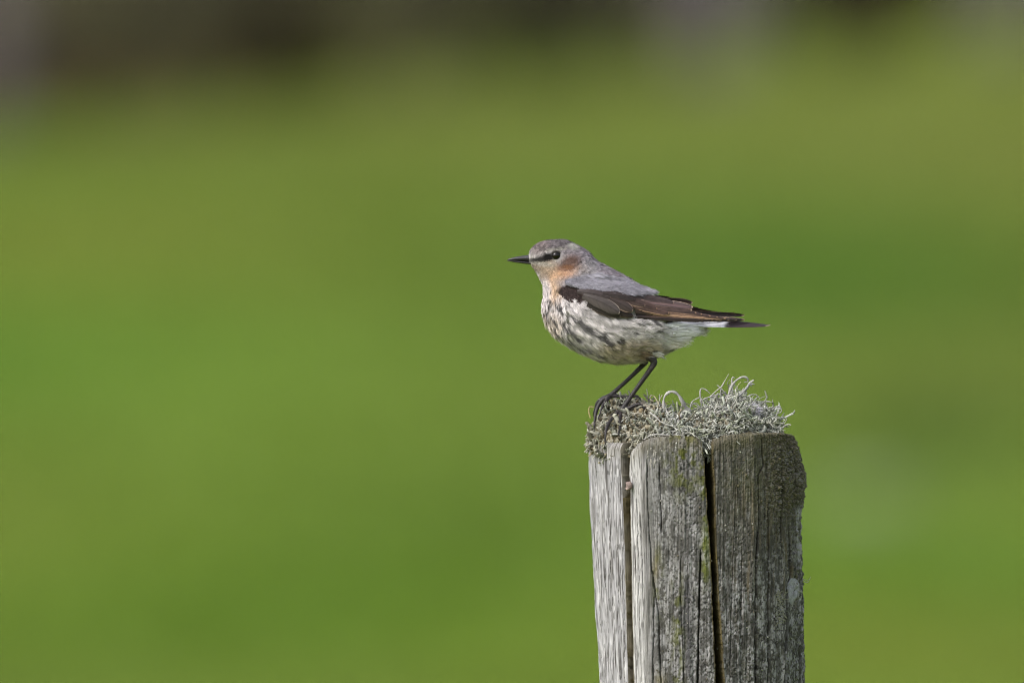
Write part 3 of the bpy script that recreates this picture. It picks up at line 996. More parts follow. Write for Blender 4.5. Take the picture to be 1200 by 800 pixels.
frond([(740, 488, -40), (746, 484, -40), (752, 485, -42), (757, 490, -46)], 2.0, 1.2, (160, 154, 140), seed=25)
frond([(742, 474, 6), (750, 472, 0), (758, 475, -8), (766, 481, -20)], 2.4, 1.6, (166, 158, 144), seed=26)

# a wisp of white down caught in the lichen
M_DOWN = mat('white_down', 0.95, 0.05, trans=0.4)
rd = np.random.default_rng(55)
n = 700
ctr = np.array([881.0, 481.0, -62.0])
dirs = rd.normal(size=(n, 3)); dirs /= np.linalg.norm(dirs, axis=1, keepdims=True)
st = ctr + dirs * np.array([5, 4.5, 3]) * rd.random((n, 1))
en = st + (dirs * np.array([6, 5, 4]) + rd.normal(size=(n, 3)) * 2)
mid_ = (st + en) / 2 + rd.normal(size=(n, 3)) * 1.5
P = np.stack([st, (st + mid_) / 2, mid_, (mid_ + en) / 2, en], 1)
P = W(P[..., 0], P[..., 1], P[..., 2])
V_, F_ = tubes(P, np.tile(np.array([0.22, 0.25, 0.22, 0.18, 0.05]) * S, (n, 1)), 4)
do = obj('down_wisp', make_mesh('down_wisp', V_, F_, np.ones((len(V_), 3)) * lin((232, 228, 236)), [M_DOWN]))
tag(do, 'small wisp of white down caught in the lichen near the right edge', 'down')

# little curl and wispy tuft low on the right stave
P_ = [[(939, 676, -2), (944, 679, -3), (948, 679, -3), (950, 675, -3)], [(939, 678, -2), (943, 681, -3), (946, 682, -3), (948, 680, -3)]]
wo = empty('wispy_lichen', tuple(W(930, 700, 0)))
for q in P_:
    V_, F_ = tubes(W(*poly_curve(q, 14).T)[None], np.full((1, 14), 0.45 * S), 6, 0.6)
    obj('curl', make_mesh('curl', V_ - np.array(wo.location), F_, np.ones((len(V_), 3)) * lin((190, 188, 180)), [M_LICHEN]), wo)
A = Acc()
for k in range(70):
    x0, y0 = RNG.uniform(908, 918), RNG.uniform(690, 730)
    s0 = surf_y(x0, y0)
    pts = [(x0, y0, s0 + 0.5), (x0 + RNG.normal() * 2, y0 + RNG.normal() * 2, s0 - 2), (x0 + RNG.normal() * 4, y0 + 2 + RNG.normal() * 3, s0 - 2.5)]
    V_, F_ = tubes(W(*poly_curve(pts, 7).T)[None], np.linspace(0.5, 0.2, 7)[None] * S, 5, 0.6)
    A.add(V_, F_, lin((150, 152, 132)) * 0.8)
wt = obj('tuft', A.mesh('tuft', [M_LICHEN]), wo)
wt['kind'] = 'stuff'
wt.location = -np.array(wo.location)
tag(wo, 'few thin curls of lichen on the right stave below the pale oval patch', 'lichen')

# ------------------------------------------------------------------ the bird
# rings of the trunk: back point, underside point, half width (all photo px)
SEC = np.array([
    (619.5, 298.5, 620, 308.5, 4.5), (622, 292.5, 622.5, 311, 8.5), (628, 286.5, 627, 317, 13), (638, 282.5, 632, 326, 17),
    (650, 281, 636, 334, 19.5), (663, 281.2, 637.5, 343, 21), (674, 286, 637.5, 352, 24), (687, 294, 638.5, 363, 29),
    (699, 305.5, 642.5, 376, 35), (718, 316, 651, 390, 41), (737, 326.5, 669, 404, 44), (754, 338, 694, 416.5, 44), (770, 348, 722, 421.5, 40),
    (785, 358, 748, 420, 33), (797, 373, 772, 413, 23), (806, 380, 790, 404, 14), (814, 384, 802, 396, 8), (820, 385, 812, 391, 4.0)])
NS = len(SEC)


def body_pt(u, v):
    """u in 0..NS-1 along the bird, v angle: 0 back, pi underside; +v towards the lens (y<0). px coordinates"""
    q = cr_eval(SEC, u)
    T_, B_, hw = q[..., 0:2], q[..., 2:4], q[..., 4]
    m_ = (T_ + B_) / 2
    h_ = (T_ - B_) / 2
    cz = np.cos(v)
    sn = np.sin(v)
    # fullest a little below the middle
    cz2 = cz + 0.10 * (sn ** 2)
    xy = m_ + h_ * np.clip(cz2, -1.0, 1.0)[..., None]
    wv = np.sign(sn) * np.abs(sn) ** 0.92 * hw
    return np.stack([xy[..., 0], xy[..., 1], -wv], -1)


def body_frame(u, v):
    e_ = 0.02
    p = body_pt(u, v)
    du = body_pt(u + e_, v) - body_pt(u - e_, v)
    dv = body_pt(u, v + e_) - body_pt(u, v - e_)
    T_ = du / (np.linalg.norm(du, axis=-1, keepdims=True) + 1e-9)
    N_ = np.cross(dv, du)
    N_ /= np.linalg.norm(N_, axis=-1, keepdims=True) + 1e-9
    # outward
    mid_ = body_pt(u, v * 0) * 0.5 + body_pt(u, v * 0 + np.pi) * 0.5
    sgn = np.sign((N_ * (p - mid_)).sum(-1, keepdims=True))
    return p, T_, N_ * sgn


# legs and toes as tapered chains (photo px, y) : (points, radii)
LEGS = [
    # near leg: thigh feathering, heel, tarsus, then toes
    ([(748, 408, -12), (757, 415, -14), (764, 420.5, -15), (766.5, 425, -15), (761, 434, -15), (751, 448, -14), (741, 462, -13), (732, 475, -12), (729, 480, -12)],
     [7.5, 6.0, 4.4, 3.9, 3.1, 2.7, 2.6, 3.0, 3.4]),
    ([(729, 480, -12), (723, 484, -20), (717, 490, -32), (712, 498, -44), (709.5, 506, -54), (709, 515, -58)], [2.9, 2.4, 2.1, 2.1, 1.7, 0.9]),
    ([(729, 480, -12), (722, 483, -10), (716, 487, -8), (710, 491, -5), (705, 496, -4)], [2.8, 2.2, 2.0, 1.8, 0.9]),
    ([(729, 480, -12), (727, 486, -22), (726, 492, -32), (726, 499, -42), (725, 505, -50)], [2.6, 2.2, 2.0, 1.7, 0.8]),
    ([(730, 480, -12), (737, 478, -14), (744, 474.5, -16), (749, 473.5, -17), (753, 476, -18), (757, 480.5, -19)], [2.8, 2.4, 2.3, 1.9, 1.3, 0.5]),
    # far leg
    ([(740, 410, 12), (749, 418, 13), (757, 423, 14), (752, 429, 14), (741, 440, 14), (729, 451, 13), (718, 461, 12), (715, 464, 12)],
     [6.0, 4.6, 3.5, 3.0, 2.5, 2.4, 2.8, 3.2]),
    ([(715, 463, 12), (708, 467, 10), (702, 474, 8), (698.5, 483, 4), (697, 493, 0), (696.5, 498, -2)], [2.8, 2.6, 2.5, 2.2, 1.6, 0.7]),
    ([(715, 464, 12), (711, 469, 4), (706, 476, -4), (703, 484, -10)], [2.6, 2.3, 2.0, 0.9]),
    ([(715, 464, 12), (707, 466, 18), (700, 472, 22), (697, 480, 24)], [2.5, 2.2, 2.0, 0.9]),
    ([(716, 464, 12), (723, 464, 11), (731, 465, 10), (741, 464.5, 8), (747, 464, 7), (751, 468, 6)], [2.6, 2.3, 2.2, 2.0, 1.5, 0.5]),
]

bird = empty('songbird', tuple(W(722, 481, 0)))
tag(bird, 'small grey and buff songbird with dark brown wings standing on the lichened post, facing left', 'bird')
BO = np.array(bird.location)


def ball(c, r, n=10):
    th = np.linspace(0.02, np.pi - 0.02, n)[:, None]; ph = np.linspace(0, 2 * np.pi, 14, endpoint=False)[None]
    return np.stack([c[0] + r * np.sin(th) * np.cos(ph), c[1] + r * np.cos(th) + 0 * ph, c[2] + r * np.sin(th) * np.sin(ph)], -1).reshape(-1, 3), grid_faces(n, 14, True)


def closed_tube(P, R, sides=12):
    """capped tube in px coordinates"""
    P = poly_curve(np.asarray(P, float), 26)
    R = np.interp(np.linspace(0, len(R) - 1, 26), range(len(R)), R)
    V_, F_ = tubes(P[None], R[None], sides)
    n0 = len(V_)
    V_ = np.concatenate([V_, P[:1], P[-1:]])
    j = np.arange(sides); j2 = (j + 1) % sides
    c0 = np.stack([j2, j, np.full(sides, n0)], -1)
    b = n0 - sides
    c1 = np.stack([b + j, b + j2, np.full(sides, n0 + 1)], -1)
    return V_, F_, np.concatenate([c0, c1])


nu, nv = 150, 80
UU, VV = np.meshgrid(np.linspace(0, NS - 1, nu), np.linspace(0, 2 * np.pi, nv, endpoint=False), indexing='ij')
bp = body_pt(UU, VV).reshape(-1, 3)
vs, f3, f4, off = [bp], [], [grid_faces(nu, nv, True)], len(bp)
for end, row in ((0, 0), (nu - 1, nu - 1)):
    cpt = bp.reshape(nu, nv, 3)[row].mean(0)
    vs.append(cpt[None])
    j = np.arange(nv); j2 = (j + 1) % nv
    tri = np.stack([row * nv + (j2 if end == 0 else j), row * nv + (j if end == 0 else j2), np.full(nv, off)], -1)
    f3.append(tri); off += 1
for P, R in LEGS:
    V_, F_, T3 = closed_tube(P, R)
    vs.append(V_); f4.append(F_ + off); f3.append(T3 + off); off += len(V_)
raw = np.concatenate(vs)
# px coords (x, py, y) -> metres relative to the bird's origin
raw_m = W(raw[:, 0], raw[:, 1], raw[:, 2]) - BO
tmp = make_mesh('tmp_body', raw_m, [np.concatenate(f3), np.concatenate(f4)])
tob = obj('tmp_body', tmp)
rm = tob.modifiers.new('remesh', 'REMESH')
rm.mode = 'VOXEL'
rm.voxel_size = 0.00036
sm = tob.modifiers.new('smooth', 'SMOOTH')
sm.factor = 0.5; sm.iterations = 3
dg = bpy.context.evaluated_depsgraph_get()
ev = tob.evaluated_get(dg).to_mesh()
nvb = len(ev.vertices)
bv_ = np.empty(nvb * 3, np.float32); ev.vertices.foreach_get('co', bv_); bv_ = bv_.reshape(-1, 3)
lp = np.empty(len(ev.loops), np.int32); ev.loops.foreach_get('vertex_index', lp)
lt = np.empty(len(ev.polygons), np.int32); ev.polygons.foreach_get('loop_total', lt)
ls = np.empty(len(ev.polygons), np.int32); ev.polygons.foreach_get('loop_start', ls)
fq = np.stack([lp[ls[lt == 4] + i] for i in range(4)], -1)
ft = np.stack([lp[ls[lt == 3] + i] for i in range(3)], -1) if (lt == 3).any() else np.zeros((0, 3), int)
tob.evaluated_get(dg).to_mesh_clear()
bpy.data.objects.remove(tob)

# ---- plumage colour map in photo px (natural colours of the bird)
C_back = (150, 142, 150); C_scap = (140, 140, 150); C_crown = (150, 140, 144); C_belly = (212, 206, 207)
BLOBS = [
    # cx, cy, rx, ry, angle deg, colour, weight, softness
    (700, 300, 60, 22, 28, (152, 144, 152), 1.0, 0.3),      # nape and mantle
    (655, 284, 32, 12, 0, (128, 120, 124), 1.0, 0.5),       # crown
    (632, 290, 12, 8, -30, (146, 132, 132), 0.8, 0.5),      # forehead
    (664, 287, 12, 2.5, 5, (104, 98, 100), 0.55, 0.6),      # darker crown side
    (645, 319, 18, 12, 50, (182, 160, 142), 1.0, 0.4),      # throat
    (628, 314, 7, 5, 40, (164, 148, 134), 1.0, 0.5),        # chin
    (636, 309, 13, 3, 10, (182, 176, 168), 0.8, 0.6),       # pale stripe below the lores
    (662, 327, 22, 11, -18, (202, 154, 118), 0.9, 0.65),    # orange side of the neck
    (650, 340, 11, 17, 10, (214, 182, 152), 0.85, 0.6),      # buff down the breast side
    (678, 318, 10, 7, -20, (176, 150, 136), 0.5, 0.6),
    (637, 350, 9, 24, 4, (230, 220, 222), 1.0, 0.35),       # white breast front
    (648, 383, 14, 14, 40, (220, 206, 198), 0.9, 0.5),
    (684, 331, 17, 12, 0, (146, 142, 148), 0.7, 0.5),
    (690, 316, 12, 12, 0, (150, 148, 150), 0.6, 0.5),
    (706, 340, 52, 13, 9, (142, 142, 152), 1.0, 0.3),       # scapulars
    (667, 343, 13, 7, 8, (60, 48, 48), 1.0, 0.2),          # dark lesser coverts at the bend of the wing
    (678, 349, 9, 5, 15, (60, 48, 48), 1.0, 0.2),
    (652, 292.5, 12, 2.2, -6, (164, 160, 152), 0.85, 0.6),   # eyebrow
    (672, 289, 7, 4, 20, (180, 178, 172), 0.95, 0.5),
    (668, 308.0, 13.5, 8.5, -15, (94, 70, 60), 0.95, 0.55),     # brown ear patch
    (663, 314.5, 10.5, 3.6, 0, (128, 88, 60), 0.8, 0.6),
    (632, 303.8, 14, 3.2, -10, (24, 20, 22), 0.96, 0.55),      # black lores
    (642.5, 301.5, 7.0, 4.6, 0, (20, 17, 17), 1.0, 0.4),
    (740, 408, 38, 11, -4, (200, 182, 160), 0.7, 0.4),     # buffy under the belly
    (757, 414, 8, 5, 0, (140, 108, 86), 0.7, 0.5),
    (802, 392, 26, 18, -10, (244, 242, 244), 1.0, 0.35),    # white vent
    (784, 378, 4.5, 6, 0, (44, 42, 46), 0.85, 0.4),
]
DASH = [  # dark feather bases that show through (x0,y0,x1,y1,half width)
    (646, 356, 648, 368, 1.5), (651, 352, 654, 362, 1.3), (643, 366, 645, 378, 1.3), (650, 374, 655, 384, 1.6), (657, 362, 664, 372, 1.4),
    (660, 378, 666, 388, 1.8), (654, 390, 662, 398, 1.4), (668, 386, 676, 394, 1.6), (666, 398, 676, 404, 1.4), (678, 377, 700, 391, 1.9),
    (684, 384, 712, 397, 2.1), (690, 381, 716, 395, 1.4), (700, 392, 718, 402, 2.6), (711, 398, 720, 406, 2.2), (676, 397, 686, 399, 1.5), (682, 408, 696, 412, 1.3),
    (724, 398, 735, 399, 1.8), (756, 376, 768, 372, 1.1), (750, 381, 762, 379, 1.1), (768, 380, 776, 384, 1.4), (742, 372, 756, 374, 1.3),
    (766, 389, 776, 386, 1.2), (700, 414, 712, 417, 1.2), (752, 412, 768, 408, 1.1), (730, 384, 742, 383, 1.0), (738, 393, 748, 391, 0.9), (672, 370, 684, 377, 1.0)]


def plumage(px, py, detail=True, seed=0):
    px, py = np.asarray(px, float), np.asarray(py, float)
    c = np.ones(px.shape + (3,)) * lin(C_belly)
    wx = px + (fbm(px / 5, py / 5, 0, 100 + seed, 2) - 0.5) * 5
    wy = py + (fbm(px / 5, py / 5, 9, 101 + seed, 2) - 0.5) * 4
    for (cx_, cy_, rx, ry, an, col, wgt, sf) in BLOBS:
        small = rx < 14
        X_, Y_ = (px, py) if small else (wx, wy)
        ca, sa = math.cos(math.radians(an)), math.sin(math.radians(an))
        dx, dy = X_ - cx_, Y_ - cy_
        u = (dx * ca + dy * sa) / rx
        v = (-dx * sa + dy * ca) / ry
        d = np.sqrt(u * u + v * v)
        k = wgt * (1 - sstep(1 - sf, 1 + sf, d))
        c = mixc(c, lin(col), k)
    if detail:
        m_ = np.zeros(px.shape)
        for (x0, y0, x1, y1, hw) in DASH:
            t = np.clip(((px - x0) * (x1 - x0) + (py - y0) * (y1 - y0)) / ((x1 - x0) ** 2 + (y1 - y0) ** 2), 0, 1)
            d = np.hypot(px - x0 - t * (x1 - x0), py - y0 - t * (y1 - y0)) / (hw * 0.8)
            m_ = np.maximum(m_, 1 - sstep(0.6, 1.5, d))
        c = mixc(c, lin((58, 56, 62)), m_ * 0.85)
    return c


bpx = (bv_[:, 0] + BO[0]) / S + 600
bpy_ = 400 - (bv_[:, 2] + BO[2] - ZC) / S
byy = (bv_[:, 1] + BO[1]) / S
# distance to the leg chains
legd = np.full(nvb, 99.0)
cand = np.where((bpy_ > 400))[0]
for P, R in LEGS:
    q = poly_curve(np.asarray(P, float), 60)
    R_ = np.interp(np.linspace(0, len(R) - 1, 60), range(len(R)), R)
    pts = np.stack([bpx[cand], bpy_[cand], byy[cand]], -1)
    d = np.linalg.norm(pts[:, None] - q[None], axis=2) - R_
    legd[cand] = np.minimum(legd[cand], d.min(1))
isleg = ((legd < 1.2) & (bpy_ > 419.0)) | (bpy_ > 427)
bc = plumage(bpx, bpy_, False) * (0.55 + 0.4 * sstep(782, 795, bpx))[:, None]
bc = mixc(bc, lin((40, 36, 38)), isleg.astype(float))
# paler mottling scattered over the legs and toes
bc = mixc(bc, lin((74, 66, 64)), isleg * sstep(0.62, 0.75, vnoise(bpx / 2, bpy_ / 2, byy / 2, 8)) * 0.5)
fmid = isleg[fq].mean(1) > 0.5
mi = np.concatenate([(isleg[ft].mean(1) > 0.5).astype(int) if len(ft) else np.zeros(0, int), fmid.astype(int)])
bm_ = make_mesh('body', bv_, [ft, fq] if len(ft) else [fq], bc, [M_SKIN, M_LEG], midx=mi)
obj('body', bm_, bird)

# claws
def claw(pts, r0):
    P = poly_curve(pts, 12)
    V_, F_ = tubes(W(P[:, 0], P[:, 1], P[:, 2])[None], (np.linspace(1, 0.08, 12) * r0 * S)[None], 8)
    return obj('claw', make_mesh('claw', V_ - BO, F_, np.ones((len(V_), 3)) * lin((34, 30, 32)), [M_BILL]), bird)


claw([(709, 513, -58), (708.8, 518, -59), (710.5, 523, -58)], 1.3)
claw([(705.5, 495.5, -4), (703, 500, -5), (703, 505, -5)], 1.2)
claw([(725.3, 504, -49), (724, 508, -53), (724.5, 513, -53)], 1.2)
claw([(755, 478, -18.5), (759, 483, -19.5), (759, 488, -20)], 1.3)
claw([(696.8, 496, -1.5), (696.3, 501, -3), (697.5, 505, -3)], 1.3)
claw([(703.5, 483, -9), (701, 489, -12), (701.5, 494, -13)], 1.2)
claw([(697.3, 479, 24), (695.5, 485, 25), (696.5, 490, 25)], 1.1)
claw([(749.5, 466, 6.5), (753, 470, 6), (753, 474, 5.5)], 1.2)

# ---- contour feathers: each a fan of fine barbs
def fans(P, T_, N_, L_, Wd, nbarb, lift, col_root, col_tip, seed, bw=0.42, curl=0.25, jit=0.10, lj=0.18, nj=0.35):
    """px-space arrays -> verts (metres rel. bird), faces, colours"""
    r = np.random.default_rng(seed)
    n = len(P)
    B_ = np.cross(N_, T_)
    B_ /= np.linalg.norm(B_, axis=1, keepdims=True) + 1e-9
    s_ = (np.linspace(-1, 1, nbarb)[None] + r.normal(0, 0.12, (n, nbarb)))                    # n,k
    tt_ = np.array([0.0, 0.35, 0.7, 1.0])
    Lk = L_[:, None] * (1 - 0.28 * s_ ** 2) * r.uniform(1 - lj, 1.08, (n, nbarb))
    along = Lk[..., None] * tt_
    across = Wd[:, None, None] * 0.5 * s_[..., None] * (0.25 + 0.75 * tt_ ** 0.8)
    up = L_[:, None, None] * (lift[:, None, None] * tt_ - curl * 0.5 * lift[:, None, None] * tt_ ** 2) + (0.10 * Wd)[:, None, None] * (1 - s_[..., None] ** 2)
    C0 = P[:, None, None] + T_[:, None, None] * along[..., None] + B_[:, None, None] * across[..., None] + N_[:, None, None] * up[..., None]
    C0 += r.normal(0, 0.10, C0.shape) * tt_[:, None]
    wv = bw * np.array([1.0, 1.0, 0.75, 0.08])
    wdir = B_[:, None] + N_[:, None] * r.normal(0, nj, (n, nbarb, 1))
    wdir /= np.linalg.norm(wdir, axis=-1, keepdims=True)
    Lf = C0 - wdir[:, :, None] * wv[:, None]
    Rt = C0 + wdir[:, :, None] * wv[:, None]
    V_ = np.stack([Lf, Rt], 3).reshape(-1, 8, 3)
    m_ = len(V_)
    q = np.array([[0, 1, 3, 2], [2, 3, 5, 4], [4, 5, 7, 6]])
    F_ = (q[None] + (np.arange(m_) * 8)[:, None, None]).reshape(-1, 4)
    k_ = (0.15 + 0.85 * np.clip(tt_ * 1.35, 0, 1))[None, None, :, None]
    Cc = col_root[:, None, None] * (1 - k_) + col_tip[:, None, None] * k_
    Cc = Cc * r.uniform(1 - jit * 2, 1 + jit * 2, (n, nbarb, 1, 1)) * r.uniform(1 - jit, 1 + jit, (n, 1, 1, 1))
    Cc = np.repeat(Cc[:, :, :, None], 2, 3).reshape(-1, 3)
    V_ = V_.reshape(-1, 3)
    return W(V_[:, 0], V_[:, 1], V_[:, 2]) - BO, F_, Cc


WING_POLY = np.array([(682, 344), (700, 343), (712, 346), (725, 348.5), (742, 348.5), (752, 344), (758, 338), (800, 350), (880, 368), (880, 378), (800, 377), (764, 374),
                      (745, 370), (722, 370.5), (700, 367), (690, 361), (684, 353)])


def inside(poly, x, y):
    r = np.zeros(x.shape, bool)
    j = len(poly) - 1
    for i in range(len(poly)):
        xi, yi = poly[i]; xj, yj = poly[j]
        r ^= ((yi > y) != (yj > y)) & (x < (xj - xi) * (y - yi) / (yj - yi + 1e-12) + xi)
        j = i
    return r


rb = np.random.default_rng(77)
Ntry = 60000
u_ = rb.uniform(0.15, NS - 1.05, Ntry)
v_ = rb.uniform(0, 2 * np.pi, Ntry)
p_, T_, N_ = body_frame(u_, v_)
# keep by area so that density is even where wanted
e1 = 0.03
ar_ = np.linalg.norm(np.cross(body_pt(u_ + e1, v_) - p_, body_pt(u_, v_ + e1) - p_), axis=1) / e1 ** 2
head = 1 - sstep(5.0, 7.5, u_)
want = 0.14 + 0.75 * head * (p_[:, 1] < 335)
keepk = rb.random(Ntry) < ar_ * want / (Ntry / (2 * np.pi * (NS - 1.2)))
ok = keepk & ~inside(WING_POLY, p_[:, 0], p_[:, 1])
# leave the eye, bill base clear
ok &= ~((np.hypot(p_[:, 0] - 651.8, p_[:, 1] - 299.8) < 6.4))
ok &= ~((p_[:, 0] < 622) & (p_[:, 1] > 298))
ok &= ~((p_[:, 0] > 766) & (p_[:, 1] < 385))
u_, v_, p_, T_, N_ = u_[ok], v_[ok], p_[ok], T_[ok], N_[ok]
n_f = len(u_)
isb = sstep(338, 356, p_[:, 1]) * (1 - 0.0)             # breast and belly: long loose feathers
backish = (p_[:, 1] < 345) & (u_ > 5.5)
hd = (1 - sstep(5.0, 7.5, u_)) * (p_[:, 1] < 335)
L_ = 8.0 + (7.0 + 3.5 * sstep(670, 710, p_[:, 0])) * isb - 4.6 * hd
L_ = L_ * rb.uniform(0.8, 1.2, n_f)
Wd = 5.0 + 0.6 * isb - 2.7 * hd
near_bill = np.clip((636 - p_[:, 0]) / 14, 0, 1)
L_ = L_ * (1 - 0.45 * near_bill)
lift = 0.12 + 0.12 * isb - 0.02 * hd + rb.normal(0, 0.05, n_f)
# direction wander: clumps part from each other on the belly
ang_ = (fbm(p_[:, 0] / 9, p_[:, 1] / 9, p_[:, 2] / 9, 200, 2) - 0.5) * (0.35 + 0.45 * isb) + rb.normal(0, 0.06, n_f) * (1 + isb)
Bv = np.cross(N_, T_)
T2 = T_ * np.cos(ang_)[:, None] + Bv * np.sin(ang_)[:, None]
tipp = p_ + T2 * (L_ * 0.7)[:, None]
ct = plumage(tipp[:, 0], tipp[:, 1], True)
cr_ = plumage(p_[:, 0], p_[:, 1], False)
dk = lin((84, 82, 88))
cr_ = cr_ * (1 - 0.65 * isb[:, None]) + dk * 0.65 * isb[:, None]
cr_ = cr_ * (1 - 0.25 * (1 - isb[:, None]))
# mottling: crown speckles, breast spots
mot = vnoise(p_[:, 0] / 2.4, p_[:, 1] / 2.4, p_[:, 2] / 2.4, 210)
ct = ct * (1 - (0.55 * sstep(0.50, 0.72, mot) * hd * (p_[:, 1] < 300))[:, None])
spk = vnoise(p_[:, 0] / 1.3, p_[:, 1] / 1.3, p_[:, 2] / 1.3, 214)
ct = ct * (1 + (1.0 * (hd * 0.85 + 0.12)) * (spk - 0.5))[:, None]
mb = fbm(p_[:, 0] / 11, p_[:, 1] / 1.9, p_[:, 2] / 4, 211, 2)
bel = isb * (p_[:, 0] < 790)
ct = ct * (1 - (0.28 * sstep(0.58, 0.76, mb) * bel)[:, None])
ct = ct * (0.92 + 0.30 * (sstep(0.52, 0.34, mb) * bel)[:, None])
white = (p_[:, 0] > 788) & (p_[:, 1] > 374)
cr_[white] = ct[white] * 0.8
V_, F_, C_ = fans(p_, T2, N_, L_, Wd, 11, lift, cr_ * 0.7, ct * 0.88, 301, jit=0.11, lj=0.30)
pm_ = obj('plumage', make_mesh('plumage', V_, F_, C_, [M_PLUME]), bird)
pm_['kind'] = 'stuff'

# undertail fluff: loose white barbs reaching past the trunk
rb2 = np.random.default_rng(88)
nf = 220
uu = rb2.uniform(12.6, 16.8, nf); vv = np.pi + rb2.normal(0, 0.75, nf)
p2, t2, n2_ = body_frame(uu, vv)
t2 = t2 + np.array([0.25, -0.22, 0.0]) + rb2.normal(0, 0.14, (nf, 3))
t2 /= np.linalg.norm(t2, axis=1, keepdims=True)
cw = plumage(p2[:, 0] + 8, p2[:, 1], False) * 0.4 + lin((236, 236, 238)) * 0.6
V2, F2, C2 = fans(p2, t2, n2_, rb2.uniform(9, 15, nf), rb2.uniform(6, 9, nf), 13, np.full(nf, 0.18), cw * 0.95, cw * 1.04, 302, bw=0.42, nj=1.2)
# hand-placed tufts: vent points, the breast tuft, flank tips over the wing edge
HT = [((774, 379.8, -31), (34, 0.4, 5), 4, (240, 240, 244)), ((776, 381.5, -30), (36, 0.2, 6), 4, (240, 240, 244)), ((788, 388, -27), (32, 0, 12), 9, (242, 242, 244)), ((792, 391, -25), (30, -3, 12), 9, (242, 242, 244)),
      ((783, 390, -24), (24, 2, 7), 10, (236, 236, 238)), ((786, 395, -22), (22, 1, 7), 10, (232, 232, 234)), ((776, 396, -26), (22, 1, 7), 9, (214, 212, 208)),
      ((778, 379.6, -27), (30, 0.6, 2), 4, (232, 232, 238)), ((780, 381.6, -25), (34, 0.2, 3), 4, (236, 236, 240)), ((792, 380.8, -19), (30, 0.5, 2), 4, (232, 232, 238)), ((784, 380, -26), (26, 0.5, 2), 3, (226, 226, 232)),
      ((800, 386, -16), (25, -1, 9), 9, (236, 236, 238)), ((796, 392, -18), (25, -3, 9), 9, (236, 236, 238)), ((792, 397, -18), (20, 5, 7), 8, (228, 226, 222)), ((790, 386, -21), (28, 2, 10), 10, (238, 238, 240)),
      ((790, 383, -20), (28, 4, 10), 9, (236, 236, 238)), ((776, 405, -20), (19, 1, 5), 6, (214, 202, 180)), ((764, 411, -22), (15, 5, 4), 6, (222, 220, 216)), ((768, 410, 4), (13, 8, 0), 6, (226, 224, 222)),
      ((780, 400, -22), (22, 3, 7), 8, (226, 222, 214)), ((798, 384, -15), (27, 2, 8), 8, (240, 240, 242)), ((636, 350, -4), (-1.6, 14, 0), 3, (232, 226, 228)),
      ((786, 392, 6), (24, 3, 0), 9, (228, 228, 228)), ((790, 384, 8), (26, 2, 0), 9, (230, 230, 232)),
      ((661, 362, -33), (14, -7, -1), 3, (206, 196, 184)), ((668, 366, -37), (15, -5, -1), 3, (214, 202, 184)), ((684, 364, -41), (17, 1, -1), 3, (200, 182, 160)), ((690, 368, -43), (12, -1, -1), 3, (190, 170, 150))]
A = Acc(); A.add(V2, F2, C2)
for i, (b, d, w_, c_) in enumerate(HT):
    m_ = 7 if w_ > 4 else 1
    bb = np.array(b, float)[None] + rb2.normal(0, 1.5 if m_ > 1 else 0.1, (m_, 3))
    d_ = np.array(d, float); L0 = np.linalg.norm(d_)
    dd = np.tile(d_ / L0, (m_, 1)) + rb2.normal(0, 0.07, (m_, 3)); dd /= np.linalg.norm(dd, axis=1, keepdims=True)
    nn = np.tile(np.array([0.0, 0.2, -1.0]), (m_, 1)); nn -= (nn * dd).sum(1, keepdims=True) * dd; nn /= np.linalg.norm(nn, axis=1, keepdims=True)
    cc = np.tile(lin(c_), (m_, 1))
    V3, F3, C3 = fans(bb, dd, nn, np.full(m_, L0) * rb2.uniform(0.8, 1.05, m_), np.full(m_, float(w_)), 11 if m_ > 1 else 7, np.full(m_, 0.06), cc * 0.9, cc * 1.05, 400 + i, bw=0.42, nj=1.0)
    A.add(V3, F3, C3)
vt = obj('loose_down', A.mesh('loose_down', [M_DOWN]), bird)
vt['kind'] = 'stuff'

# ---- bill
def bill_half(name, top, bot, hw, xs, col):
    """closed loft along x: top/bottom py, half width"""
    n, m_ = 36, 20
    x = np.linspace(xs[0], xs[-1], n)
    tp, bt, w_ = np.interp(x, xs, top), np.interp(x, xs, bot), np.interp(x, xs, hw)
    an = np.linspace(0, 2 * np.pi, m_, endpoint=False)
    mid_ = (tp + bt) / 2; hh = (bt - tp) / 2
    yy = w_[:, None] * np.sin(an)[None]
    py = mid_[:, None] - hh[:, None] * np.cos(an)[None]
    v = W(x[:, None] + 0 * yy, py, yy).reshape(-1, 3) - BO
    cc = np.ones((len(v), 3)) * lin(col)
    return obj(name, make_mesh(name, v, grid_faces(n, m_, True), cc, [M_BILL]), bird)


bxs = np.array([594.3, 596, 600, 605, 610, 615, 620, 626, 630])
bill_half('upper_bill', [304.7, 303.4, 302.0, 300.8, 300.0, 299.4, 298.6, 299.5, 301], [305.0, 305.2, 305.4, 305.5, 305.7, 306.2, 306.9, 308.0, 308.5],
          [0.15, 0.8, 1.6, 2.4, 3.2, 3.9, 4.8, 6.0, 6.0], bxs, (40, 36, 42))
bill_half('lower_bill', [305.1, 305.1, 305.2, 305.4, 305.6, 306.0, 306.7, 307.6, 308.2], [305.5, 306.0, 306.9, 307.9, 308.6, 309.3, 309.9, 310.6, 310.6],
          [0.12, 0.6, 1.3, 2.0, 2.8, 3.5, 4.3, 5.4, 5.4], bxs, (34, 31, 36))
for s_ in (-1, 1):
    V_, F_ = ball((616.5, 302.6, s_ * 3.3), 1.0, 8)
    V_[:, 0] = 616.5 + (V_[:, 0] - 616.5) * 1.7
    V_ = W(V_[:, 0], V_[:, 1], V_[:, 2]) - BO
    obj('nostril', make_mesh('nostril', V_, F_, np.ones((len(V_), 3)) * 0.006, [M_BILL]), bird)

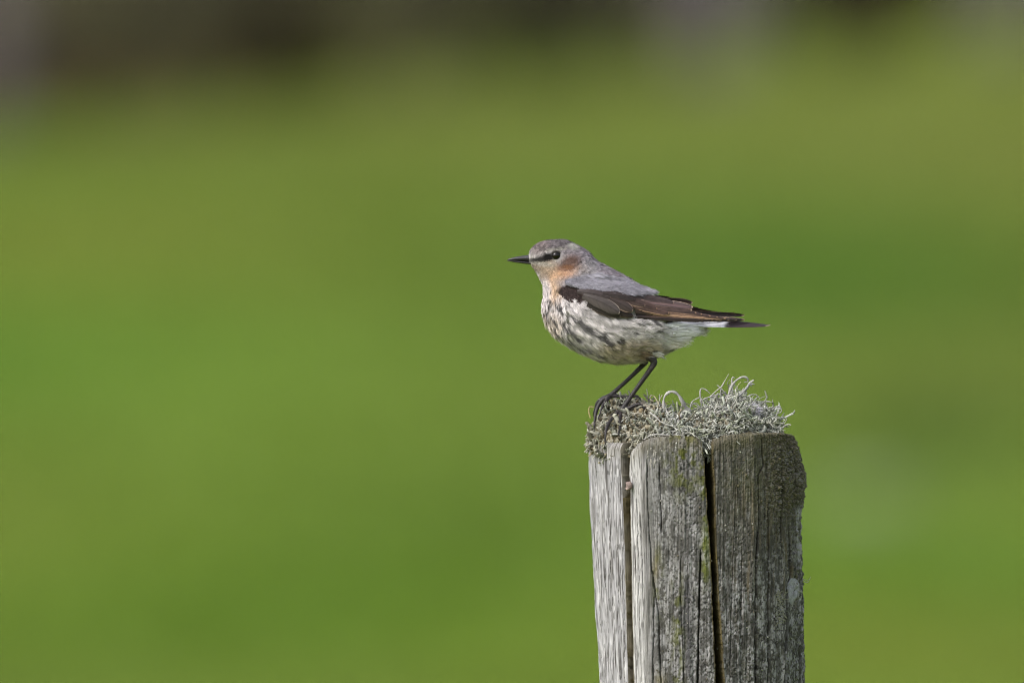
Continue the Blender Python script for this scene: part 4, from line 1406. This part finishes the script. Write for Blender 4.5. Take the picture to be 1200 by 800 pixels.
# ---- eyes
def side_depth(px, py):
    u = np.linspace(0.5, NS - 2, 400)[:, None]; v = np.linspace(0.05, np.pi - 0.05, 200)[None]
    q = body_pt(u + 0 * v, v + 0 * u)
    d = (q[..., 0] - px) ** 2 + (q[..., 1] - py) ** 2
    i = np.unravel_index(np.argmin(d), d.shape)
    return -q[i][2]


ed = side_depth(651.8, 299.7)
for s_ in (-1, 1):
    yy = s_ * (ed - 2.6)
    V_, F_ = ball((651.8, 299.7, yy), 5.7, 24)
    V_ = W(V_[:, 0], V_[:, 1], V_[:, 2]) - BO
    eo = obj('eye', make_mesh('eye', V_, F_, None, [M_EYE]), bird)
    # eyelid ring
    t = np.linspace(0, 2 * np.pi, 41)[:-1]
    ring = np.stack([651.8 + 5.9 * np.cos(t), 299.7 + 5.2 * np.sin(t), yy + s_ * (2.2 - 0.6 * np.cos(t) ** 2)], -1)
    K = len(ring); an = np.linspace(0, 2 * np.pi, 8, endpoint=False)
    rad = np.stack([np.cos(t), np.sin(t), 0 * t], -1)
    rr_ = 0.75 + 0.25 * np.sin(t) ** 2
    V_ = ring[:, None] + rr_[:, None, None] * (rad[:, None] * np.cos(an)[None, :, None] + np.array([0, 0, 1.0]) * np.sin(an)[None, :, None])
    V_ = V_.reshape(-1, 3)
    f = grid_faces(K, 8, True)
    r_last = np.stack([(K - 1) * 8 + np.arange(8), (K - 1) * 8 + (np.arange(8) + 1) % 8, (np.arange(8) + 1) % 8, np.arange(8)], -1)
    cc = np.repeat((lin((66, 62, 58)) + (lin((186, 182, 172)) - lin((66, 62, 58))) * (sstep(0.1, 0.9, np.cos(t - 0.7))[:, None])), 8, 0)
    obj('eyelid', make_mesh('eyelid', W(V_[:, 0], V_[:, 1], V_[:, 2]) - BO, np.concatenate([f, r_last]), cc, [M_SKIN]), eo)

# ---- wings
gxw = np.arange(640, 915); gyw = np.arange(325, 400)
Dm = np.zeros((len(gyw), len(gxw)))
uq = np.linspace(3, NS - 1, 900)[:, None]; vq = np.linspace(0, np.pi, 500)[None]
q = body_pt(uq + 0 * vq, vq + 0 * uq).reshape(-1, 3)
ix = np.round(q[:, 0] - 640).astype(int); iy = np.round(q[:, 1] - 325).astype(int)
ok = (ix >= 0) & (ix < len(gxw)) & (iy >= 0) & (iy < len(gyw))
np.maximum.at(Dm, (iy[ok], ix[ok]), -q[ok, 2])
wX, wY = np.meshgrid(gxw, gyw)
ww = np.interp(wX, [650, 660, 700, 740, 780, 820, 850, 875, 905], [30, 34, 41, 43, 36, 24, 15, 9, 6])
cc_ = np.interp(wX, [650, 700, 740, 780, 820, 875], [360, 372, 382, 386, 383, 377])
tp_ = np.interp(wX, [650, 700, 755, 775, 812, 873, 905], [330, 320, 338, 345, 357, 368, 374])
An = ww * np.sqrt(np.clip(1 - ((cc_ - wY) / (cc_ - tp_ + 4)) ** 2, 0.10, 1))
SF = np.maximum(Dm + 1.5, An)
for _ in range(10):
    pd = np.pad(SF, 1, mode='edge')
    SF = (pd[:-2, 1:-1] + pd[2:, 1:-1] + pd[1:-1, :-2] + pd[1:-1, 2:] + 2 * SF) / 6


def wing_y(px, py):
    x = np.clip(px - 640, 0, len(gxw) - 1.001); y = np.clip(py - 325, 0, len(gyw) - 1.001)
    i, j = np.floor(y).astype(int), np.floor(x).astype(int)
    fy, fx = y - i, x - j
    return (SF[i, j] * (1 - fx) * (1 - fy) + SF[i, j + 1] * fx * (1 - fy) + SF[i + 1, j] * (1 - fx) * fy + SF[i + 1, j + 1] * fx * fy)


def vane(base, tip_, hw, bow, off, col, edge_col, side_=1, s=-1, tipround=0.5, shift=0.0, parent=None, name='flight_feather',
         ew=0.22, both=False, streak=None, seed=0, edge_k=0.9, root=0.55):
    """one flight feather lying on the wing. bow: sideways bend px; off: layer height px; s: -1 near wing, +1 far wing"""
    n, m_ = 84, 17
    t = np.linspace(0, 1, n)[:, None]
    w_ = np.linspace(-1, 1, m_)[None]
    b, e_ = np.array(base, float), np.array(tip_, float)
    d = e_ - b; L = np.hypot(*d); d /= L
    nrm = np.array([d[1], -d[0]])             # points up in the picture
    prof = np.minimum(1, (root + (1 - root) * (t / 0.35)) ) * (1 - np.clip((t - (1 - tipround)) / tipround, 0, 1) ** 2.6) ** 0.55
    hh = hw * prof
    cx_ = b[0] + d[0] * L * t + nrm[0] * (bow * 4 * t * (1 - t)) + nrm[0] * hh * w_
    cy_ = b[1] + d[1] * L * t + nrm[1] * (bow * 4 * t * (1 - t)) + nrm[1] * hh * w_
    cy_ = cy_ + shift * sstep(752, 812, cx_)
    # barbs leave little nicks in the edge
    ej = (vnoise(t * L / 1.6, seed + 0 * t, 0, seed + 3) - 0.5) * 0.5
    cy_ = cy_ + nrm[1] * ej * (np.abs(w_) > 0.95)
    y = wing_y(cx_, cy_) + off + 0.8 * (1 - w_ ** 2) * (hw / 5) + 0.35 * np.exp(-(w_ / 0.08) ** 2)
    y = y - 0.5 * t                            # tips tuck against the next feather
    V_ = W(cx_, cy_, s * y).reshape(-1, 3) - BO
    # barb streaks run slanting off the shaft
    ph = t * L / 1.3 - np.abs(w_) * hw / 1.3 * 1.4
    stx = vnoise(ph, w_ * 1.0 + 7 + 0 * t, 0, seed)
    g_ = float(np.mean(lin(col)))
    c = (lin(col) * 0.72 + g_ * 0.28) * (0.70 + 0.60 * stx)[..., None]
    c = c * (0.88 + 0.3 * vnoise(t * 2.2, w_ * 3, 0, seed + 9))[..., None]
    if streak is not None:
        sc_, sw, sp = streak
        c = mixc(c, lin(sc_), np.exp(-((w_ - sp) / sw) ** 2) * sstep(0.1, 0.3, t) * (1 - sstep(0.9, 1.0, t)) * 0.85)
    ekk = sstep(1 - ew * 1.5, 1 - ew * 0.5, w_ * side_) if not both else sstep(1 - ew * 1.5, 1 - ew * 0.5, np.abs(w_))
    ekk = np.maximum(ekk, sstep(0.965, 0.99, t + 0 * w_))
    ekk = ekk * sstep(0.08, 0.3, t)
    c = mixc(c, lin(edge_col), ekk * edge_k)
    c = mixc(c, lin(col) * 0.5, np.exp(-(w_ / 0.09) ** 2) * 0.9 + 0 * t)
    F_ = grid_faces(n, m_)
    return obj(name, make_mesh(name, V_, F_, c.reshape(-1, 3) * 0.9, [M_VANE]), parent)


DB, MB_, LB = (56, 42, 40), (84, 64, 58), (112, 84, 74)
WF = [
    # name, base, tip, half width, bow, layer, colour, edge colour, edge side(+1 upper), extras
    ('primary_feather', (745, 368), (873, 374.6), 2.7, -0.5, 0.2, (44, 34, 36), (150, 128, 112), 1, dict(tipround=0.22, ew=0.18)),
    ('primary_feather', (745, 369), (864, 374.9), 2.7, -0.4, 0.5, (46, 35, 36), (140, 116, 100), 1, dict(tipround=0.22, ew=0.18)),
    ('primary_feather', (745, 370), (855, 375.0), 2.6, -0.4, 0.8, (48, 36, 36), (142, 116, 100), 1, dict(tipround=0.22, ew=0.18)),
    ('primary_feather', (745, 371), (846, 375.2), 2.5, -0.4, 1.1, (50, 38, 36), (140, 112, 96), 1, dict(tipround=0.22, ew=0.18)),
    ('primary_feather', (744, 371), (836, 375.2), 2.5, -0.5, 1.4, (52, 38, 36), (134, 104, 88), 1, dict(tipround=0.22, ew=0.2)),
    ('primary_feather', (744, 371.5), (824, 375.2), 2.3, -0.5, 1.7, (54, 40, 36), (128, 98, 82), 1, dict(tipround=0.22, ew=0.2)),
    ('secondary_feather', (744, 366), (851, 373.4), 2.6, 0.6, 2.0, (70, 52, 48), (196, 158, 130), -1, dict(tipround=0.3, ew=0.34)),
    ('secondary_feather', (744, 365), (842, 372.2), 2.7, 0.8, 2.3, (76, 55, 50), (178, 142, 116), -1, dict(tipround=0.3, ew=0.3)),
    ('secondary_feather', (744, 364), (833, 370.6), 2.8, 1.0, 2.6, (80, 58, 54), (182, 144, 118), -1, dict(tipround=0.3, ew=0.3)),
    ('secondary_feather', (744, 362.5), (823, 368.6), 3.0, 1.2, 2.9, (74, 54, 50), (174, 136, 110), -1, dict(tipround=0.3, ew=0.26)),
    ('secondary_feather', (743, 361), (816, 367.0), 3.2, 1.3, 3.2, (66, 48, 44), (174, 136, 110), -1, dict(tipround=0.3, ew=0.24)),
    ('tertial_feather', (742, 358), (811, 363.6), 4.0, 0.8, 3.7, (78, 56, 50), (204, 172, 150), 1, dict(tipround=0.35, ew=0.16, streak=((146, 116, 94), 0.22, 0.5))),
    ('tertial_feather', (742, 352), (812, 360.0), 4.0, 1.0, 4.3, (78, 60, 58), (210, 182, 164), 1, dict(tipround=0.35, ew=0.10, streak=((116, 92, 92), 0.4, -0.2))),
    ('tertial_feather', (740, 347), (790, 355.2), 4.0, 0.8, 4.9, (66, 50, 48), (170, 140, 126), -1, dict(tipround=0.45, ew=0.18)),
    # coverts
    ('covert_feather', (700, 361), (742, 370.5), 4.8, 0.5, 3.4, (50, 36, 34), (120, 94, 80), -1, dict(tipround=0.5, ew=0.10)),
    ('covert_feather', (688, 356), (727, 370.5), 5.4, -0.5, 4.0, (46, 36, 34), (110, 90, 80), -1, dict(tipround=0.5, ew=0.10)),
    ('covert_feather', (740, 358), (784, 367.5), 4.6, 0.8, 4.2, (78, 54, 46), (178, 142, 118), -1, dict(tipround=0.45, ew=0.18)),
    ('covert_feather', (728, 352), (770, 362.0), 5.0, 1.0, 4.8, (78, 54, 46), (168, 130, 108), -1, dict(tipround=0.45, ew=0.14)),
    ('covert_feather', (716, 347), (756, 358.0), 5.4, 1.0, 5.4, (70, 50, 44), (172, 140, 120), -1, dict(tipround=0.45, ew=0.14)),
    ('covert_feather', (702, 346), (741.5, 364.5), 6.6, 1.6, 6.0, (62, 48, 44), (190, 160, 146), 1, dict(tipround=0.42, ew=0.10, both=True)),
    ('covert_feather', (683, 346), (726, 367.0), 8.0, 2.2, 6.8, (72, 62, 60), (196, 176, 164), 1, dict(tipround=0.45, ew=0.12)),
    ('covert_feather', (676, 341.5), (716, 349.0), 4.6, 1.0, 7.2, (56, 44, 44), (130, 104, 100), -1, dict(tipround=0.5, ew=0.10)),
    ('covert_feather', (706, 344), (744, 351), 4.4, 1.0, 7.0, (50, 38, 36), (90, 70, 66), -1, dict(tipround=0.5, ew=0.10)),
]
for s_ in (-1, 1):
    # the wing's own arm: the soft patch of small coverts at the bend
    r5 = np.random.default_rng(500 + s_)
    nl_ = 420
    px = r5.uniform(656, 690, nl_); py = r5.uniform(334, 356, nl_)
    kq = ((px - 671) / 15.0) ** 2 + ((py - 344.5 - (px - 671) * 0.18) / 9.0) ** 2 < 1
    px, py = px[kq], py[kq]
    pp = np.stack([px, py, s_ * (wing_y(px, py) + 0.6)], -1)
    tdir = np.tile(np.array([0.93, 0.35, 0.0]), (len(px), 1)) + r5.normal(0, 0.06, (len(px), 3)); tdir /= np.linalg.norm(tdir, axis=1, keepdims=True)
    nd = np.tile(np.array([0.0, -0.25, s_ * 1.0]), (len(px), 1)); nd -= (nd * tdir).sum(1, keepdims=True) * tdir; nd /= np.linalg.norm(nd, axis=1, keepdims=True)
    cb = np.tile(lin((68, 56, 56)), (len(px), 1)) * r5.uniform(0.55, 1.4, (len(px), 1))
    V_, F_, C_ = fans(pp, tdir, nd, np.full(len(px), 5.5), np.full(len(px), 4.5), 9, np.full(len(px), 0.12), cb * 0.6, cb, 600 + s_, bw=0.36)
    wing = obj('wing', make_mesh('wing', V_, F_, C_, [M_PLUME]), bird)
    for i, (nm, b, t_p, hw, bow, off, col, ec, sd_, ex) in enumerate(WF):
        vane(b, t_p, hw, bow, off, col, ec, sd_, s_, shift=(0.0 if s_ < 0 else -5.4), parent=wing, name=nm, seed=i * 7, **ex)

# scapulars overlapping the top of the wing
r6 = np.random.default_rng(61)
for s_ in (-1, 1):
    n = 900
    px = r6.uniform(662, 760, n)
    lo = np.interp(px, [660, 684, 700, 712, 725, 742, 752, 760], [332, 337, 339, 341, 343, 343.5, 341, 339])
    hi = np.interp(px, [660, 700, 730, 760], [329, 320, 326, 340])
    py = hi + (lo - hi) * r6.random(n)
    pp = np.stack([px, py, s_ * (wing_y(px, py) + 1.0 + 4.6 * sstep(0.1, 1, (py - hi) / (lo - hi + 0.1)))], -1)
    td = np.tile(np.array([0.93, 0.34, 0.0]), (n, 1)) + r6.normal(0, 0.09, (n, 3)); td /= np.linalg.norm(td, axis=1, keepdims=True)
    nd = np.tile(np.array([0.0, -0.35, s_ * 1.0]), (n, 1)); nd -= (nd * td).sum(1, keepdims=True) * td; nd /= np.linalg.norm(nd, axis=1, keepdims=True)
    mo = fbm(px / 6, py / 6, 0, 66, 3)[:, None]
    cb = lin((142, 139, 149)) * (0.45 + 1.1 * mo)
    V_, F_, C_ = fans(pp, td, nd, r6.uniform(8, 15, n), np.full(n, 3.6), 9, np.full(n, 0.03), cb * 0.92, cb, 700 + s_, lj=0.5, bw=0.34)
    so = obj('scapulars', make_mesh('scapulars', V_, F_, C_, [M_PLUME]), bird)
    so['kind'] = 'stuff'

# ---- tail: twelve feathers, the outer ones white with a dark end
tail = empty('tail', tuple(np.array(W(790, 377, 0)) - BO), bird)
TO = np.array(W(790, 377, 0))
for i in range(12):
    k = i - 5.5
    ak = abs(k) / 5.5
    sg = np.sign(k)
    b = np.array([776.0, 372.0 + 6.0 * ak, k * 1.6])
    e_ = np.array([903.0 - 4 * ak ** 2, 380.6 + 0.8 * ak, k * 1.5])
    n, m_ = 90, 9
    t = np.linspace(0, 1, n)[:, None]; w_ = np.linspace(-1, 1, m_)[None]
    hw = 5.0 * (0.45 + 0.55 * np.minimum(t / 0.4, 1)) * (1 - 0.75 * np.clip((t - 0.62) / 0.38, 0, 1) ** 1.5) * (1 - np.clip((t - 0.94) / 0.06, 0, 1) ** 2.4) ** 0.5
    wdv = np.array([0.0, 0.42 * ak * sg * 1.5, 0.90])
    mid_bow = -2.6 * (1 - ak) * (4 * t * (1 - t))
    c0 = b + (e_ - b) * t[..., None]
    P = c0 + (hw * w_)[..., None] * wdv + np.array([0, 1.0, 0]) * (0.45 * w_ ** 2 + mid_bow)[..., None]
    V_ = W(P[..., 0], P[..., 1], P[..., 2]).reshape(-1, 3) - TO
    darkc = lin((46, 36, 40)); wh = lin((206, 206, 214))
    cut = 0.585 if ak > 0.12 else 0.0
    kk = sstep(cut - 0.03, cut + 0.02, t + 0.02 * w_ + 0.03 * (vnoise(t * 30, w_ * 3, 0, i) - 0.5)) if cut > 0 else np.ones((n, m_))
    kk = kk * np.ones((n, m_))
    c = wh * (1 - kk[..., None]) + darkc * kk[..., None]
    c = c * (0.85 + 0.3 * vnoise(t * 60, w_ * 2, 0, 40 + i))[..., None]
    c = mixc(c, lin((196, 176, 160)), sstep(0.985, 0.995, t + 0 * w_) * 0.8)
    obj('tail_feather', make_mesh('tail_feather', V_, grid_faces(n, m_), c.reshape(-1, 3) * 0.92, [M_VANE]), tail)
